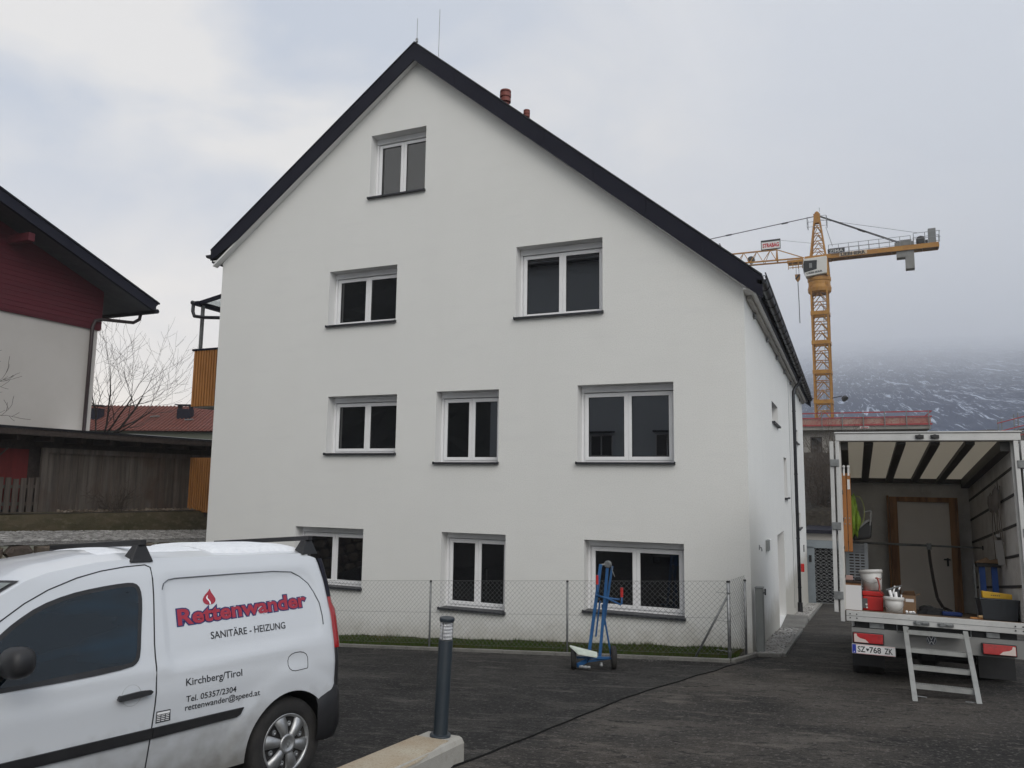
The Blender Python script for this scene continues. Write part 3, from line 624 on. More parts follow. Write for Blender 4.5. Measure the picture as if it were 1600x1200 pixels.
K_(tc_.outputs['Object'], se_.inputs[0]); K_(tc_.outputs['Object'], no_.inputs['Vector']); K_(no_.outputs['Fac'], ml_.inputs[0]); K_(se_.outputs['Z'], ml_.inputs[2]); K_(ml_.outputs[0], mr_.inputs['Value']); K_(mr_.outputs[0], mi_.inputs[0]); K_(mi_.outputs[2], b_.inputs['Base Color'])
rr_ = T_.nodes.new('ShaderNodeMapRange'); rr_.inputs['To Min'].default_value = .28; rr_.inputs['To Max'].default_value = .75; K_(mr_.outputs[0], rr_.inputs['Value']); K_(rr_.outputs[0], b_.inputs['Roughness'])
body = mb.build('body', VANW, V, smooth=True)
cut = MB()
for wx in (.02, 2.55):
    for sg in (1, -1): cut.lathe([(.362, .50), (.362, 1.1)], (wx, 0, .33), ax=(0, sg, 0), n=56)
ob = cut.build('cutter', BLACK, None)
ob.matrix_world = vm
bo = body.modifiers.new('arch', 'BOOLEAN'); bo.operation = 'DIFFERENCE'; bo.object = ob; bo.solver = 'EXACT'; bo.material_mode = 'TRANSFER'
bpy.context.view_layer.update()
dg = bpy.context.evaluated_depsgraph_get(); me2 = bpy.data.meshes.new_from_object(body.evaluated_get(dg), depsgraph=dg)
body.modifiers.clear(); body.data = me2; bpy.data.objects.remove(ob)
me2.set_sharp_from_angle(angle=R(38)) if hasattr(me2, 'set_sharp_from_angle') else None
def patch(mb, poly, off, thick=0, sg=1, step=.06):
    """polygon in the van's side view laid on its curved side"""
    bm = bmesh.new(); vs = [bm.verts.new((x, 0, z)) for x, z in poly]; bm.faces.new(vs)
    bmesh.ops.triangulate(bm, faces=bm.faces[:])
    z0, z1 = min(z for x, z in poly), max(z for x, z in poly); x0, x1 = min(x for x, z in poly), max(x for x, z in poly)
    k = math.ceil(z0/step)*step
    while k < z1: bmesh.ops.bisect_plane(bm, geom=bm.verts[:]+bm.edges[:]+bm.faces[:], plane_co=(0,0,k), plane_no=(0,0,1)); k += step
    k = math.ceil(x0/.2)*.2
    while k < x1: bmesh.ops.bisect_plane(bm, geom=bm.verts[:]+bm.edges[:]+bm.faces[:], plane_co=(k,0,0), plane_no=(1,0,0)); k += .2
    if thick:
        r = bmesh.ops.extrude_face_region(bm, geom=bm.faces[:]); nv = set(v for v in r['geom'] if isinstance(v, bmesh.types.BMVert))
    else: nv = set()
    bm.verts.index_update()
    mb.add([(vshift(v.co.x, v.co.z), sg*(vside(v.co.x, v.co.z)+off+(thick if v in nv else 0)), v.co.z) for v in bm.verts], [[v.index for v in f.verts] for f in bm.faces]); bm.free()
def smooth_poly(p, it=2):
    for _ in range(it):
        q = []
        for i in range(len(p)):
            a, b = p[i], p[(i+1) % len(p)]; q += [(a[0]*.75+b[0]*.25, a[1]*.75+b[1]*.25), (a[0]*.25+b[0]*.75, a[1]*.25+b[1]*.75)]
        p = q
    return p
def inset(p, d):
    n = len(p); A = sum(p[i][0]*p[(i+1) % n][1]-p[(i+1) % n][0]*p[i][1] for i in range(n)); sg = 1 if A > 0 else -1; out = []
    for i in range(n):
        a, b, c = Vector(p[i-1]), Vector(p[i]), Vector(p[(i+1) % n]); t1 = (b-a).normalized(); t2 = (c-b).normalized(); nn = Vector((-(t1.y+t2.y), t1.x+t2.x))
        if nn.length < 1e-6: nn = Vector((-t1.y, t1.x))
        nn.normalize(); out.append((b.x+nn.x*d*sg, b.y+nn.y*d*sg))
    return out
GAP = mat('panel_gap', (.02, .022, .025), .8)
DOORL = [(1.97,1.392),(1.851,1.472),(1.717,1.54),(1.547,1.6),(1.394,1.633),(1.236,1.652),(1.10,1.658),(1.066,1.64),(1.062,1.56),(1.065,1.459),(1.087,1.158),(1.084,.935),(1.089,.78),(1.10,.628),(1.109,.418),(1.112,.33)]
DOORF = [(1.97,1.392),(2.15,1.26),(2.28,1.1),(2.33,.95),(2.27,.7),(2.2,.55),(2.19,.33)]
def gapline(mb, pts, r=.0045, sg=1):
    P = []
    for (a, b), (c, d) in zip(pts, pts[1:]):
        n = max(1, int(math.hypot(c-a, d-b)/.06))
        for i in range(n): P.append((a+(c-a)*i/n, b+(d-b)*i/n))
    P.append(pts[-1]); mb.tube([(vshift(x, z), sg*(vside(x, z)+.0003), z) for x, z in P], r, 5)
WIN = [(2.28,1.06),(1.98,1.316),(1.905,1.376),(1.774,1.454),(1.609,1.507),(1.435,1.535),(1.25,1.552),(1.185,1.547),(1.152,1.51),(1.148,1.42),(1.17,1.25),(1.187,1.10),(1.205,1.06),(1.25,1.036),(1.517,1.018),(1.98,1.01),(2.22,1.005)]
VGL = mat('van_glass_painted_reflection', (.005, .011, .017), .03, spec=.5, ior=1.45, n=[(1.3, 3, (.005, .024, .045), .48, .68, (.5, 1, 2.2))])  # blue patches in the colour stand in for reflections and the cabin inside
for sg in (1, -1):
    s = MB(); gapline(s, DOORL, sg=sg); gapline(s, DOORF, sg=sg); dr = s.build('front_door', GAP, V, fix=False)
    s = MB(); patch(s, smooth_poly(WIN, 1), .002, .006, sg); sl = s.build('window_seal', BLACK, dr)
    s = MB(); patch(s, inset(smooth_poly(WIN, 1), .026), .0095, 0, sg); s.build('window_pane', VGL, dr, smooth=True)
    s = MB(); patch(s, [(1.351,.866),(1.335,.884),(1.27,.889),(1.199,.893),(1.14,.889),(1.125,.877),(1.14,.862),(1.199,.857),(1.27,.853),(1.335,.852)], .022, .02, sg); s.tube([(1.16, sg*.84, .875), (1.16, sg*.87, .875)], .014, 8); s.tube([(1.32, sg*.84, .87), (1.32, sg*.87, .87)], .014, 8); s.build('door_handle', BLACK, dr, bevel=.004)
    s = MB(); a = [2*math.pi*k/20 for k in range(20)]; gapline(s, [(1.245+.062*math.cos(q), .872+.062*math.sin(q)) for q in a]+[(1.307, .872)], .002, sg); s.build('handle_cup', mat('cup_shadow_line', (.45, .46, .47), .4), dr)
    # mirror
    s = MB(); M_ = Matrix.Translation((1.975, sg*.975, 1.175)); prof = [(-.10,.02,-.055),(-.085,.075,-.03),(-.03,.105,.0),(.05,.10,.015),(.09,.06,.02)]
    s.add([], [])
    us = frange(0, 2*math.pi, 20)[:-1]; vsr = []
    for t in frange(-1, 1, 8):
        rr = (1-abs(t)**2.6)**.5 if abs(t) < 1 else .02
        for q in us: vsr.append(M_ @ Vector((.095*t*(1 if t < 0 else .8)+.0, .105*rr*math.copysign(abs(math.cos(q))**.75, math.cos(q)), .085*rr*math.copysign(abs(math.sin(q))**.75, math.sin(q)))))
    s.add(vsr, [(i*20+k, i*20+(k+1) % 20, i*20+20+(k+1) % 20, i*20+20+k) for i in range(8) for k in range(20)] + [tuple(range(20)), tuple(160+k for k in range(20))])
    s.tube([(2.02, sg*.90, 1.11), (2.06, sg*.80, 1.04)], .03, 8); s.build('side_mirror', BLACK, V, smooth=True)
    s = MB()
    for poly in ([(1.953,.645),(1.095,.652),(.436,.656),(.462,.612),(.49,.600),(1.093,.588),(1.809,.583),(2.15,.585),(2.15,.648)],):
        pa = [p for p in poly]
        patch(s, [(max(x, 1.099), z) for x, z in pa if x > 1.05] , .002, .016, sg); s.build('rub_strip', BLACK, V, bevel=.003); s = MB(); patch(s, [(1.094,.652),(.436,.656),(.462,.612),(.49,.600),(1.094,.588)], .002, .016, sg)
    s.build('rub_strip', BLACK, V, bevel=.003)
    s = MB(); gapline(s, [(1.0,1.49),(.985,1.53),(.95,1.552),(.90,1.559),(.41,1.563),(.1,1.562),(-.073,1.548),(-.15,1.51),(-.223,1.452),(-.27,1.38),(-.300,1.297),(-.306,1.2),(-.304,1.132)], .0042, sg); s.build('side_panel_groove', mat('groove_grey', (.10, .11, .125), .6), V, fix=False)
    if sg == 1:
        s = MB(); fl = smooth_poly([(.062,.962),(-.121,.958),(-.121,.836),(-.10,.834),(.062,.83)], 2); gapline(s, fl+[fl[0]], .0028, sg); s.build('fuel_flap', GAP, V, fix=False)
    s = MB()
    RE = [(-.36,1.655),(-.385,1.45),(-.398,1.22),(-.398,.96),(-.402,.66)]
    def rstrip(z0, z1, m_, nm):
        mb = MB(); zz = frange(z0, z1, 8); vs = []
        for z in zz:
            xe = float(np.interp(z, [.66,.96,1.22,1.45,1.655], [-.402,-.398,-.398,-.385,-.36])); y0 = vside(-.40, z)
            for dx, ky, o in ((0, 1, .0), (-.004, 1, .006), (-.03, .985, .010), (-.058, .955, .010), (-.074, .90, .006), (-.080, .70, .0)): vs.append((xe+dx-(.02 if nm == 'tail_light' and .9 < z < 1.28 else 0)*min(1, -dx/.03), sg*(y0*ky+o), z))
        mb.add(vs, [(i*6+k, i*6+k+1, i*6+7+k, i*6+6+k) for i in range(8) for k in range(5)]); return mb.build(nm, m_, V, smooth=True)
    rstrip(1.335, 1.64, ANTH, 'rear_pillar_trim'); rstrip(.945, 1.335, mat('tail_light_red', (.30, .008, .010), .12, coat=.3), 'tail_light'); rstrip(.66, .945, BLACK, 'rear_pillar_trim')
    for wx in (.02, 2.55):
        c = (wx, sg*.70, .322)
        s = MB(); s.lathe([(.20, -.09), (.27, -.10), (.305, -.085), (.318, -.055), (.321, 0), (.318, .055), (.308, .082), (.285, .098), (.255, .103), (.225, .10), (.205, .09), (.20, .07)], c, ax=(0, sg, 0), n=56); wh = s.build('wheel', RUBBER, V, smooth=True)
        s = MB(); s.lathe([(.205, .02), (.2, .05), (.19, .06), (.0, .055)], c, ax=(0, sg, 0), n=40); s.build('rim', mat('steel_rim_dark', (.03, .03, .032), .5, metal=.4), wh)
        HUB = mat('silver_hubcap', (.42, .425, .43), .38, metal=.75, n=[(14, 3, (.30, .30, .30), .45, .75, S1)])
        s = MB(); Cc = Vector(c); A = Vector((0, sg, 0))
        s.lathe([(.184, .066), (.186, .084), (.200, .093), (.209, .090), (.211, .072), (.184, .066)], c, ax=A, n=48)
        def P3(r, an, h): return Cc + Vector((math.cos(an)*r, 0, math.sin(an)*r)) + A*h
        for k in range(6):
            an = k*math.pi/3 + .22; rows = []
            for r, wd, h in ((.055, .40, .098), (.09, .36, .105), (.13, .31, .103), (.165, .29, .096), (.19, .275, .085)):
                rows.append([P3(r, an-wd*(1.25 if r < .08 else 1), h-.022), P3(r, an-wd*.86, h), P3(r, an, h+.004), P3(r, an+wd*.86, h), P3(r, an+wd*(1.25 if r < .08 else 1), h-.022)])
            s.add([p for q in rows for p in q], [(i*5+j, i*5+j+1, i*5+6+j, i*5+5+j) for i in range(4) for j in range(4)])
        s.lathe([(.07, .092), (.066, .106), (.05, .110), (.046, .105), (.0, .105)], c, ax=A, n=32)
        s.build('hubcap', HUB, wh, smooth=True)
        s = MB()
        for k in range(6):
            an = k*math.pi/3 + .22 + math.pi/6; s.lathe([(.020, .060), (.020, .075), (.011, .077), (.0, .07)], Cc + Vector((math.cos(an)*.135, 0, math.sin(an)*.135)), ax=A, n=10)
        s.build('wheel_bolt', GALV, wh)
        s = MB(); dm = lambda a, b: [Cc+A*.1075+Vector((0, 0, a)), Cc+A*.1075+Vector((b, 0, 0)), Cc+A*.1075+Vector((0, 0, -a)), Cc+A*.1075+Vector((-b, 0, 0))]
        o_, i_ = dm(.030, .021), dm(.017, .010); s.add(o_+i_, [(k, (k+1) % 4, 4+(k+1) % 4, 4+k) for k in range(4)]); s.build('hub_emblem', GALVG, wh)
# bumpers
def bumper(nm, path, zz, m_):
    mb = MB(); n = len(path)
    vs = [(x, y, zl) for (x, y, a, b) in path for zl in [a, a+(b-a)*.08, a+(b-a)*.9, b]]
    vs = []
    for (x, y, a, b) in path:
        for z, kk in ((a, .965), (a+.05, 1), (b-.05, 1), (b, .97)): vs.append((x if abs(y) > .75 else x+(.02 if kk < 1 else 0)*(1 if x < 0 else -1), y*kk, z))
    mb.add(vs, [(i*4+k, i*4+k+1, i*4+5+k, i*4+4+k) for i in range(n-1) for k in range(3)]); return mb.build(nm, m_, V, smooth=True)
RP = [(-.215,.852,.30,.61),(-.25,.856,.29,.63),(-.32,.855,.285,.665),(-.40,.848,.29,.69),(-.45,.825,.33,.67),(-.485,.77,.33,.66),(-.51,.6,.33,.66),(-.52,.3,.33,.66),(-.522,0,.33,.66)]
bumper('rear_bumper', RP + [(x, -y, a, b) for x, y, a, b in RP[-2::-1]], None, BLACK)
FP = [(2.93,.80,.27,.62),(3.1,.80,.25,.60),(3.3,.76,.25,.58),(3.45,.66,.25,.58),(3.56,.4,.25,.58),(3.60,0,.25,.58)]
bumper('front_bumper', FP + [(x, -y, a, b) for x, y, a, b in FP[-2::-1]], None, BLACK)
# windscreen, bonnet fittings and rear doors
def vtop(x, t):   # t 0 = edge .. 1 = centre .. 2 = other edge
    ze, c = float(np.interp(x, *ZE)), float(np.interp(x, *CRN)); ye = vside(x, ze); k = t if t <= 1 else 2-t
    return Vector((x, ye*(1-t), ze+c*(1-(1-k)**2.6)))
def top_patch(nm, xa, xb, t0, off, m_, par=V):
    mb = MB(); mb.grid(lambda u, t: vtop(xa(t)+(xb(t)-xa(t))*u, t)+Vector((off*.6, 0, off)), frange(0, 1, 10), frange(t0, 2-t0, 28)); return mb.build(nm, m_, par, smooth=True)
ws = top_patch('windscreen_seal', lambda t: 1.845+.16*(1-(1-t)**2), lambda t: 2.72+.08*(1-(1-t)**2), .045, .004, BLACK)
top_patch('windscreen', lambda t: 1.872+.16*(1-(1-t)**2), lambda t: 2.70+.08*(1-(1-t)**2), .075, .008, mat('windscreen_glass', (.16, .18, .165), .05, spec=.5, ior=1.6), ws)
for sg in (1, -1):
    s = MB(); s.add([Vector((x, sg*y, z)) for x, y, z in ((3.05,.765,.86),(3.30,.71,.82),(3.46,.55,.74),(3.48,.50,.63),(3.38,.66,.62),(3.12,.772,.68))], [(0,1,2,3,4,5)])
    s.build('headlight', mat('headlight_lens', (.6, .62, .63), .08, coat=.4), V)
s = MB()
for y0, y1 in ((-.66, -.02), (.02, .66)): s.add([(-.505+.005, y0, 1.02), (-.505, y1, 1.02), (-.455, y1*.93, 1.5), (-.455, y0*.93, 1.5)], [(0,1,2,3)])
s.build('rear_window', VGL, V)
# roof bars
for bx_ in (1.12, -.283):
    s = MB(); s.obox((bx_, .655, 1.806), (bx_, -.655, 1.806), .045, .036); rb = s.build('roof_bar', BLACK, V, bevel=.004)
    for sg in (1, -1):
        s = MB(); q = [(bx_-.075, .655), (bx_+.075, .655), (bx_+.032, .645), (bx_-.032, .645)]
        s.add([(bx_-.08, sg*.655, 1.675), (bx_+.08, sg*.655, 1.675), (bx_+.08, sg*.56, 1.715), (bx_-.08, sg*.56, 1.715), (bx_-.030, sg*.635, 1.793), (bx_+.030, sg*.635, 1.793), (bx_+.030, sg*.575, 1.793), (bx_-.030, sg*.575, 1.793)], [(0,1,5,4),(1,2,6,5),(2,3,7,6),(3,0,4,7),(4,5,6,7),(0,3,2,1)])
        s.build('bar_foot', BLACK, rb, bevel=.005)
# snow left on the roof: a lens with a ragged edge, and thin smears further forward
SNOW = mat('old_snow', (.80, .82, .85), .75, n=[(18, 4, (.70, .72, .76), .45, .75, S1)], bump=(35, .5, .012, 5))
def snow(nm, x0, x1, t0, t1, hh, thr):
    nu, nv = 110, 60; mb = MB(); P = {}; vs = []
    def hf(x, t):
        u = (x-x0)/(x1-x0); v = (t-t0)/(t1-t0); e_ = min(sm(0, .12, u), sm(1, .80, u), sm(0, .10, v), sm(1, .9, v))
        n_ = .55+.45*noise.fractal((x*3.4, t*2.6, 1.7), .9, 2.1, 4); return e_*1.25 + n_*.55 - thr
    for j in range(nv+1):
        for i in range(nu+1):
            x, t = x0+(x1-x0)*i/nu, t0+(t1-t0)*j/nv; h = hf(x, t)
            p = vtop(x, t); P[i, j] = h; vs.append((vshift(p.x, p.z), p.y, p.z-.006 + hh*min(1, max(-.2, h)*2.2)**1.0 if h > 0 else p.z-.012))
    fs = [(j*(nu+1)+i, j*(nu+1)+i+1, (j+1)*(nu+1)+i+1, (j+1)*(nu+1)+i) for j in range(nv) for i in range(nu) if max(P[i, j], P[i+1, j], P[i, j+1], P[i+1, j+1]) > 0]
    mb.add(vs, fs); return mb.build(nm, SNOW, V, smooth=True, fix=False)
snow('snow', -.42, .62, .04, 1.96, .036, .62)
snow('snow', .50, 1.45, .16, 1.5, .012, 1.02)
# lettering on the side
def van_text(s_, x0, x1, z0, z1, cap, off, offset=0.0, ref=None):
    vs, fs = text_mesh(s_, offset); a = min(v.x for v in vs) if ref is None else ref[0]; b = max(v.x for v in vs) if ref is None else ref[1]; out = []
    for v in vs:
        k = (v.x-a)/(b-a); x = x0+(x1-x0)*k; z = z0+(z1-z0)*k+v.y*cap/.69; out.append((x, vside(x, z)+off, z))
    return out, fs, (a, b)
INK = mat('lettering_black', (.02, .022, .028), .45); LNAVY = mat('lettering_navy', (.025, .03, .13), .45); LRED = mat('lettering_red', (.36, .022, .045), .45)
s = MB()
for t_, x0, x1, z0, z1, cap in (('SANITÄRE - HEIZUNG', .673, .048, 1.137, 1.140, .046), ('Kirchberg/Tirol', .881, .455, .869, .868, .044), ('Tel. 05357/2304', .876, .498, .766, .768, .037), ('rettenwander@speed.at', .878, .307, .713, .714, .037)):
    a, b, _ = van_text(t_, x0, x1, z0, z1, cap, .0025, .012); s.add(a, b)
s.build('side_lettering', INK, V, fix=False)
s = MB(); a, b, ref = van_text('Rettenwander', .905, -.175, 1.252, 1.283, .098, .0035, .030); s.add(a, b); s2 = s
s = MB(); a, b, _ = van_text('Rettenwander', .905, -.175, 1.252, 1.283, .098, .0022, .085, ref=ref); s.add(a, b); s.build('company_lettering_outline', LNAVY, V, fix=False)
s2.build('company_lettering', LRED, V, fix=False)
s = MB(); FL = [(.643,1.475),(.655,1.455),(.690,1.43),(.708,1.40),(.700,1.378),(.678,1.366),(.655,1.364),(.628,1.366),(.608,1.383),(.606,1.402),(.620,1.425),(.636,1.45)]
patch(s, smooth_poly(FL, 1), .0025); s.build('flame_emblem', LRED, V, fix=False)
s = MB(); patch(s, [(.671,1.425),(.662,1.43),(.670,1.412),(.655,1.395),(.646,1.38),(.648,1.366),(.656,1.366),(.660,1.385),(.676,1.403),(.679,1.414)], .0036); s.build('flame_gap', PVC, V, fix=False)
s = MB(); patch(s, [(1.076,.745),(.98,.744),(.976,.674),(1.076,.673)], .002); st = s.build('sticker', INK, V, fix=False)
s = MB(); patch(s, [(1.070,.738),(.985,.737),(.984,.724),(1.070,.724)], .0034)
for j in range(4):
    for i in range(3): patch(s, [(1.070-i*.0295, .719-j*.0108), (1.0465-i*.0295, .719-j*.0108), (1.0465-i*.0295, .7145-j*.0108), (1.070-i*.0295, .7145-j*.0108)], .0034)
s.build('sticker_print', PVC, st, fix=False)
# ------------------------------------------------------------------ box truck with open rear
TO = Vector((1.48471115,-2.57783703,1.10696011)); TR_, TA, TU = Vector((.99998086,-.0042602,-.00448682)), Vector((.00370206,.99303113,-.11779417)), Vector((.00495738,.11777531,.9930279))
tm = Matrix((TR_, TA, TU)).transposed().to_4x4(); tm.translation = TO
K = thing('box_truck', 'white box truck with its open back full of tools and a leaning door', 'truck', M=tm)
ALU = mat('aluminium_profile', (.56, .56, .55), .42, metal=.25, n=[(3, 3, (.48, .48, .47), .4, .7, S1), (30, 4, (.40, .40, .39), .58, .8, S1)])
TRW = mat('truck_white_panel', (.62, .62, .61), .5, n=[(2, 3, (.52, .52, .50), .45, .75, S1)])
PLYG = mat('grey_plywood_lining', (.58, .57, .55), .85, n=[(2.5, 5, (.45, .43, .41), .4, .7, S1), (12, 4, (.66, .65, .63), .58, .8, S1)], bump=(30, .15, .004, 3))
FLOOR = mat('truck_floor_ply', (.20, .13, .08), .8, n=[(5, 4, (.06, .042, .03), .4, .7, S1)])
GRP = mat('translucent_roof', (.62, .58, .50), .6)
_T = GRP.node_tree; _tr = _T.nodes.new('ShaderNodeBsdfTranslucent'); _tr.inputs[0].default_value = (.80, .76, .68, 1); _mx = _T.nodes.new('ShaderNodeMixShader'); _mx.inputs[0].default_value = .44
_T.links.new(_T.nodes['Principled BSDF'].outputs[0], _mx.inputs[1]); _T.links.new(_tr.outputs[0], _mx.inputs[2]); _T.links.new(_mx.outputs[0], _T.nodes['Material Output'].inputs[0])
WD, HT, LN = 2.03, 2.255, 4.22
s = MB(); s.box(-.045, -.012, .05, LN, -.02, HT+.05); s.box(WD+.012, WD+.05, .05, LN, -.02, HT+.05); s.box(-.045, WD+.05, LN, LN+.05, -.02, HT+.05); s.build('box_shell', TRW, K)
s = MB(); s.box(-.012, .004, .08, LN, 0, HT); s.box(WD-.004, WD+.012, .08, LN, 0, HT); s.box(.004, WD-.004, LN-.02, LN-.002, 0, HT); lin = s.build('lining', PLYG, K)
s = MB()
for z in (.42, .80, 1.18, 1.56, 1.90):
    s.box(.004, .012, .1, LN-.03, z, z+.035); s.box(WD-.012, WD-.004, .1, LN-.03, z, z+.035)
s.build('lashing_rail', mat('lashing_rail_dark', (.045, .045, .045), .6, metal=.4), lin)
s = MB(); s.box(-.03, WD+.03, .05, LN, HT+.032, HT+.036); s.build('roof_skin', GRP, K)
s = MB()
for x0, x1 in ((.305, .42), (.71, .82), (1.12, 1.23), (1.525, 1.635)): s.box(x0, x1, .09, LN-.03, HT-.028, HT+.03)
s.box(.004, .10, .09, LN-.03, HT-.10, HT+.03); s.box(WD-.12, WD-.004, .09, LN-.03, HT-.12, HT+.03); s.box(.1, WD-.12, LN-.10, LN-.03, HT-.05, HT+.03)
s.build('roof_bow', mat('roof_bow_dark', (.05, .048, .046), .6, metal=.3), K)
s = MB(); s.box(0, WD, -.02, LN, -.05, 0); s.build('floor', FLOOR, K)
s = MB(); s.box(-.06, WD+.10, -.035, .07, HT+.002, HT+.105); s.box(-.075, WD+.115, -.05, .1, HT+.105, HT+.125); fr = s.build('rear_header', ALU, K, bevel=.006)
for x in (.93, 1.11):
    s = MB(); s.box(x, x+.10, -.06, -.035, HT+.03, HT+.075); s.lathe([(.03, 0), (.03, .03)], (x+.05, -.045, HT+.052), ax=(0, -1, 0), n=10); s.build('door_catch', BLACK, fr)
for x0, x1 in ((-.065, -.013), (WD+.015, WD+.07)): s = MB(); s.box(x0, x1, -.03, .07, -.15, HT); s.build('corner_post', ALU, K, bevel=.006)
for x0, x1 in ((-.135, -.092), (WD+.10, WD+.145)):
    s = MB(); s.box(x0, x1, .0, 1.02, -.03, HT-.01); dd = s.build('rear_door', TRW, K, bevel=.004)
    s = MB(); s.box(x0-.004, x1+.004, -.02, .03, -.035, HT); s.build('door_edge', ALU, dd, bevel=.003)
    s = MB()
    for z in (.18, 1.09, 1.95): s.box(min(x0, -.07) if x0 < 0 else x0-.06, x1+.07 if x0 < 0 else x1, -.045, -.022, z-.05, z+.05)
    s.build('hinge', GALVG, dd, bevel=.005)
s = MB(); s.box(.005, WD+.03, -.04, .06, -.135, -.002); sill = s.build('rear_sill', ALU, K, bevel=.004)
s = MB(); s.box(.005, WD+.03, -.0425, -.0405, -.072, -.066); s.build('sill_groove', GALVG, sill)
s = MB()
for x in (.05, .13, WD-.13, WD-.05):
    for z in (-.045, -.095): s.lathe([(.009, 0), (.009, .008)], (x, -.040, z), ax=(0,-1,0), n=8)
s.build('rivet', BLACK, sill)
for x in (.79, 1.06):
    s = MB(); s.box(x, x+.18, -.065, -.041, -.115, -.075); s.box(x+.02, x+.075, -.085, -.06, -.12, -.07); s.box(x+.10, x+.16, -.085, -.06, -.11, -.08); s.build('latch', GALVG, sill, bevel=.008)
s = MB()
for x in (.45, WD-.45): s.box(x-.02, x+.02, .2, 4.6, -.36, -.13)
s.box(.1, WD-.1, .1, .16, -.215, -.14); s.build('chassis', BLACK, K)
s = MB(); s.box(.28, .45, .05, .09, -.205, -.145); s.box(1.60, 1.74, .05, .09, -.205, -.145); s.tube([(.60, .02, -.14), (.60, .02, -.225), (.67, .02, -.225)], .008, 5); s.tube([(1.43, .02, -.14), (1.43, .02, -.225), (1.36, .02, -.225)], .008, 5); s.build('bracket', GALV, K)
s = MB(); s.box(.06, WD-.03, .02, .07, -.43, -.215); bm_ = s.build('light_board', mat('light_board_grey', (.22, .22, .215), .6, n=[(3, 4, (.22, .22, .215), .4, .7, S1)]), K, bevel=.004)
LENS = mat('lamp_lens_red', (.42, .008, .010), .15, coat=.6, n=[(22, 2, (.30, .006, .008), .45, .7, S1)]); LENSW = mat('lamp_lens_clear', (.62, .52, .48), .15, coat=.6)
for x0, x1, fl in ((.072, .442, 1), (1.53, 1.90, -1)):
    s = MB(); s.box(x0, x1, -.035, .03, -.408, -.268); tl_ = s.build('tail_lamp', BLACK, K, bevel=.012)
    s = MB(); s.box(x0+.012, x1-.012, -.044, -.034, -.397, -.279); s.build('red_lens', LENS, tl_, bevel=.004)
    a = x0 if fl > 0 else x1; s = MB()
    s.prism([(a+fl*.018, -.0445, z) if i == 0 else (a+fl*dx, -.0445, z) for i, (dx, z) in enumerate([(.018, -.292), (.045, -.288), (.055, -.32), (.085, -.34), (.15, -.355), (.19, -.392), (.018, -.392)])], (0, -.003, 0)); s.build('clear_lens', LENSW, tl_)
s = MB(); s.box(.058, .566, -.05, -.035, -.535, -.418, ); pl = s.build('number_plate', SIGNWH, K, bevel=.003)
s = MB(); s.box(.062, .108, -.0515, -.0505, -.531, -.422); s.build('plate_blue_band', mat('plate_blue', (.01, .03, .30), .5), pl)
s = MB(); s.box(.108, .562, -.0512, -.0503, -.4255, -.4225); s.box(.108, .562, -.0512, -.0503, -.5315, -.5285); s.build('plate_red_line', SIGNRED, pl)
s = MB(); X_, Z_ = (1,0,0), (0,0,1)
text_on(s, 'SZ', (.125, -.0518, -.51), X_, Z_, .092, .068, .02); text_on(s, '768', (.265, -.0518, -.51), X_, Z_, .135, .068, .02); text_on(s, 'ZK', (.440, -.0518, -.51), X_, Z_, .095, .068, .02)
s.prism([(.243+dx, -.0512, -.475+dz) for dx, dz in ((-.018, .017), (-.006, .010), (0, .014), (.006, .010), (.018, .017), (.016, -.002), (.006, -.016), (0, -.022), (-.006, -.016), (-.016, -.002))], (0, -.001, 0))
s.build('plate_lettering', INK, pl, fix=False)
s = MB(); text_on(s, 'A', (.078, -.0522, -.523), X_, Z_, .014, .018, .02); s.build('plate_country_letter', SIGNWH, pl, fix=False)
# round badge: ring with a V above a W
s = MB(); c = Vector((.985, .018, -.297)); s.lathe([(.0, 0), (.057, 0), (.060, .004), (.057, .008), (.0, .008)], c, ax=(0,-1,0), n=32); bd = s.build('badge', mat('badge_navy', (.02, .024, .045), .4), K)
s = MB(); cc = c + Vector((0, -.0095, 0)); s.lathe([(.052, 0), (.056, 0), (.056, .002), (.052, .002), (.052, 0)], cc, ax=(0,-1,0), n=32)
def stroke(*pts):
    for a, b in zip(pts, pts[1:]): s.obox(cc+Vector((a[0], 0, a[1])), cc+Vector((b[0], 0, b[1])), .008, .003, up=Vector((0,1,0)))
stroke((-.021, .047), (0, .006), (.021, .047)); stroke((-.042, .030), (-.020, -.042), (0, -.004), (.020, -.042), (.042, .030)); s.build('badge_letters', mat('badge_silver', (.45, .46, .48), .35, metal=.5), bd)
# wheels, mud flaps, cab
def truck_wheel(x0, x1, a, z):
    s = MB(); cx = (x0+x1)/2; h = (x1-x0)/2; s.lathe([(.17, -h), (.30, -h), (.335, -h*.7), (.335, -.02), (.322, -.012), (.322, .012), (.335, .02), (.335, h*.7), (.30, h), (.17, h), (.16, h*.7), (0, h*.7)], (cx, a, z), ax=(1, 0, 0), n=32); w_ = s.build('wheel', RUBBER, K, smooth=True)
    s = MB(); s.lathe([(.16, -h*.9), (.17, -h*.95), (.17, h*.95), (.16, h*.9)], (cx, a, z), ax=(1, 0, 0), n=24); s.build('rim', GALVG, w_)
truck_wheel(.06, .45, 1.15, -.56); truck_wheel(WD-.43, WD-.05, 1.15, -.56); truck_wheel(.05, .28, 4.95, -.56); truck_wheel(WD-.28, WD-.05, 4.95, -.56)
for x0, x1 in ((.06, .46), (WD-.46, WD-.05)): s = MB(); s.box(x0, x1, .70, .715, -.74, -.30); s.build('mud_flap', BLACK, K)
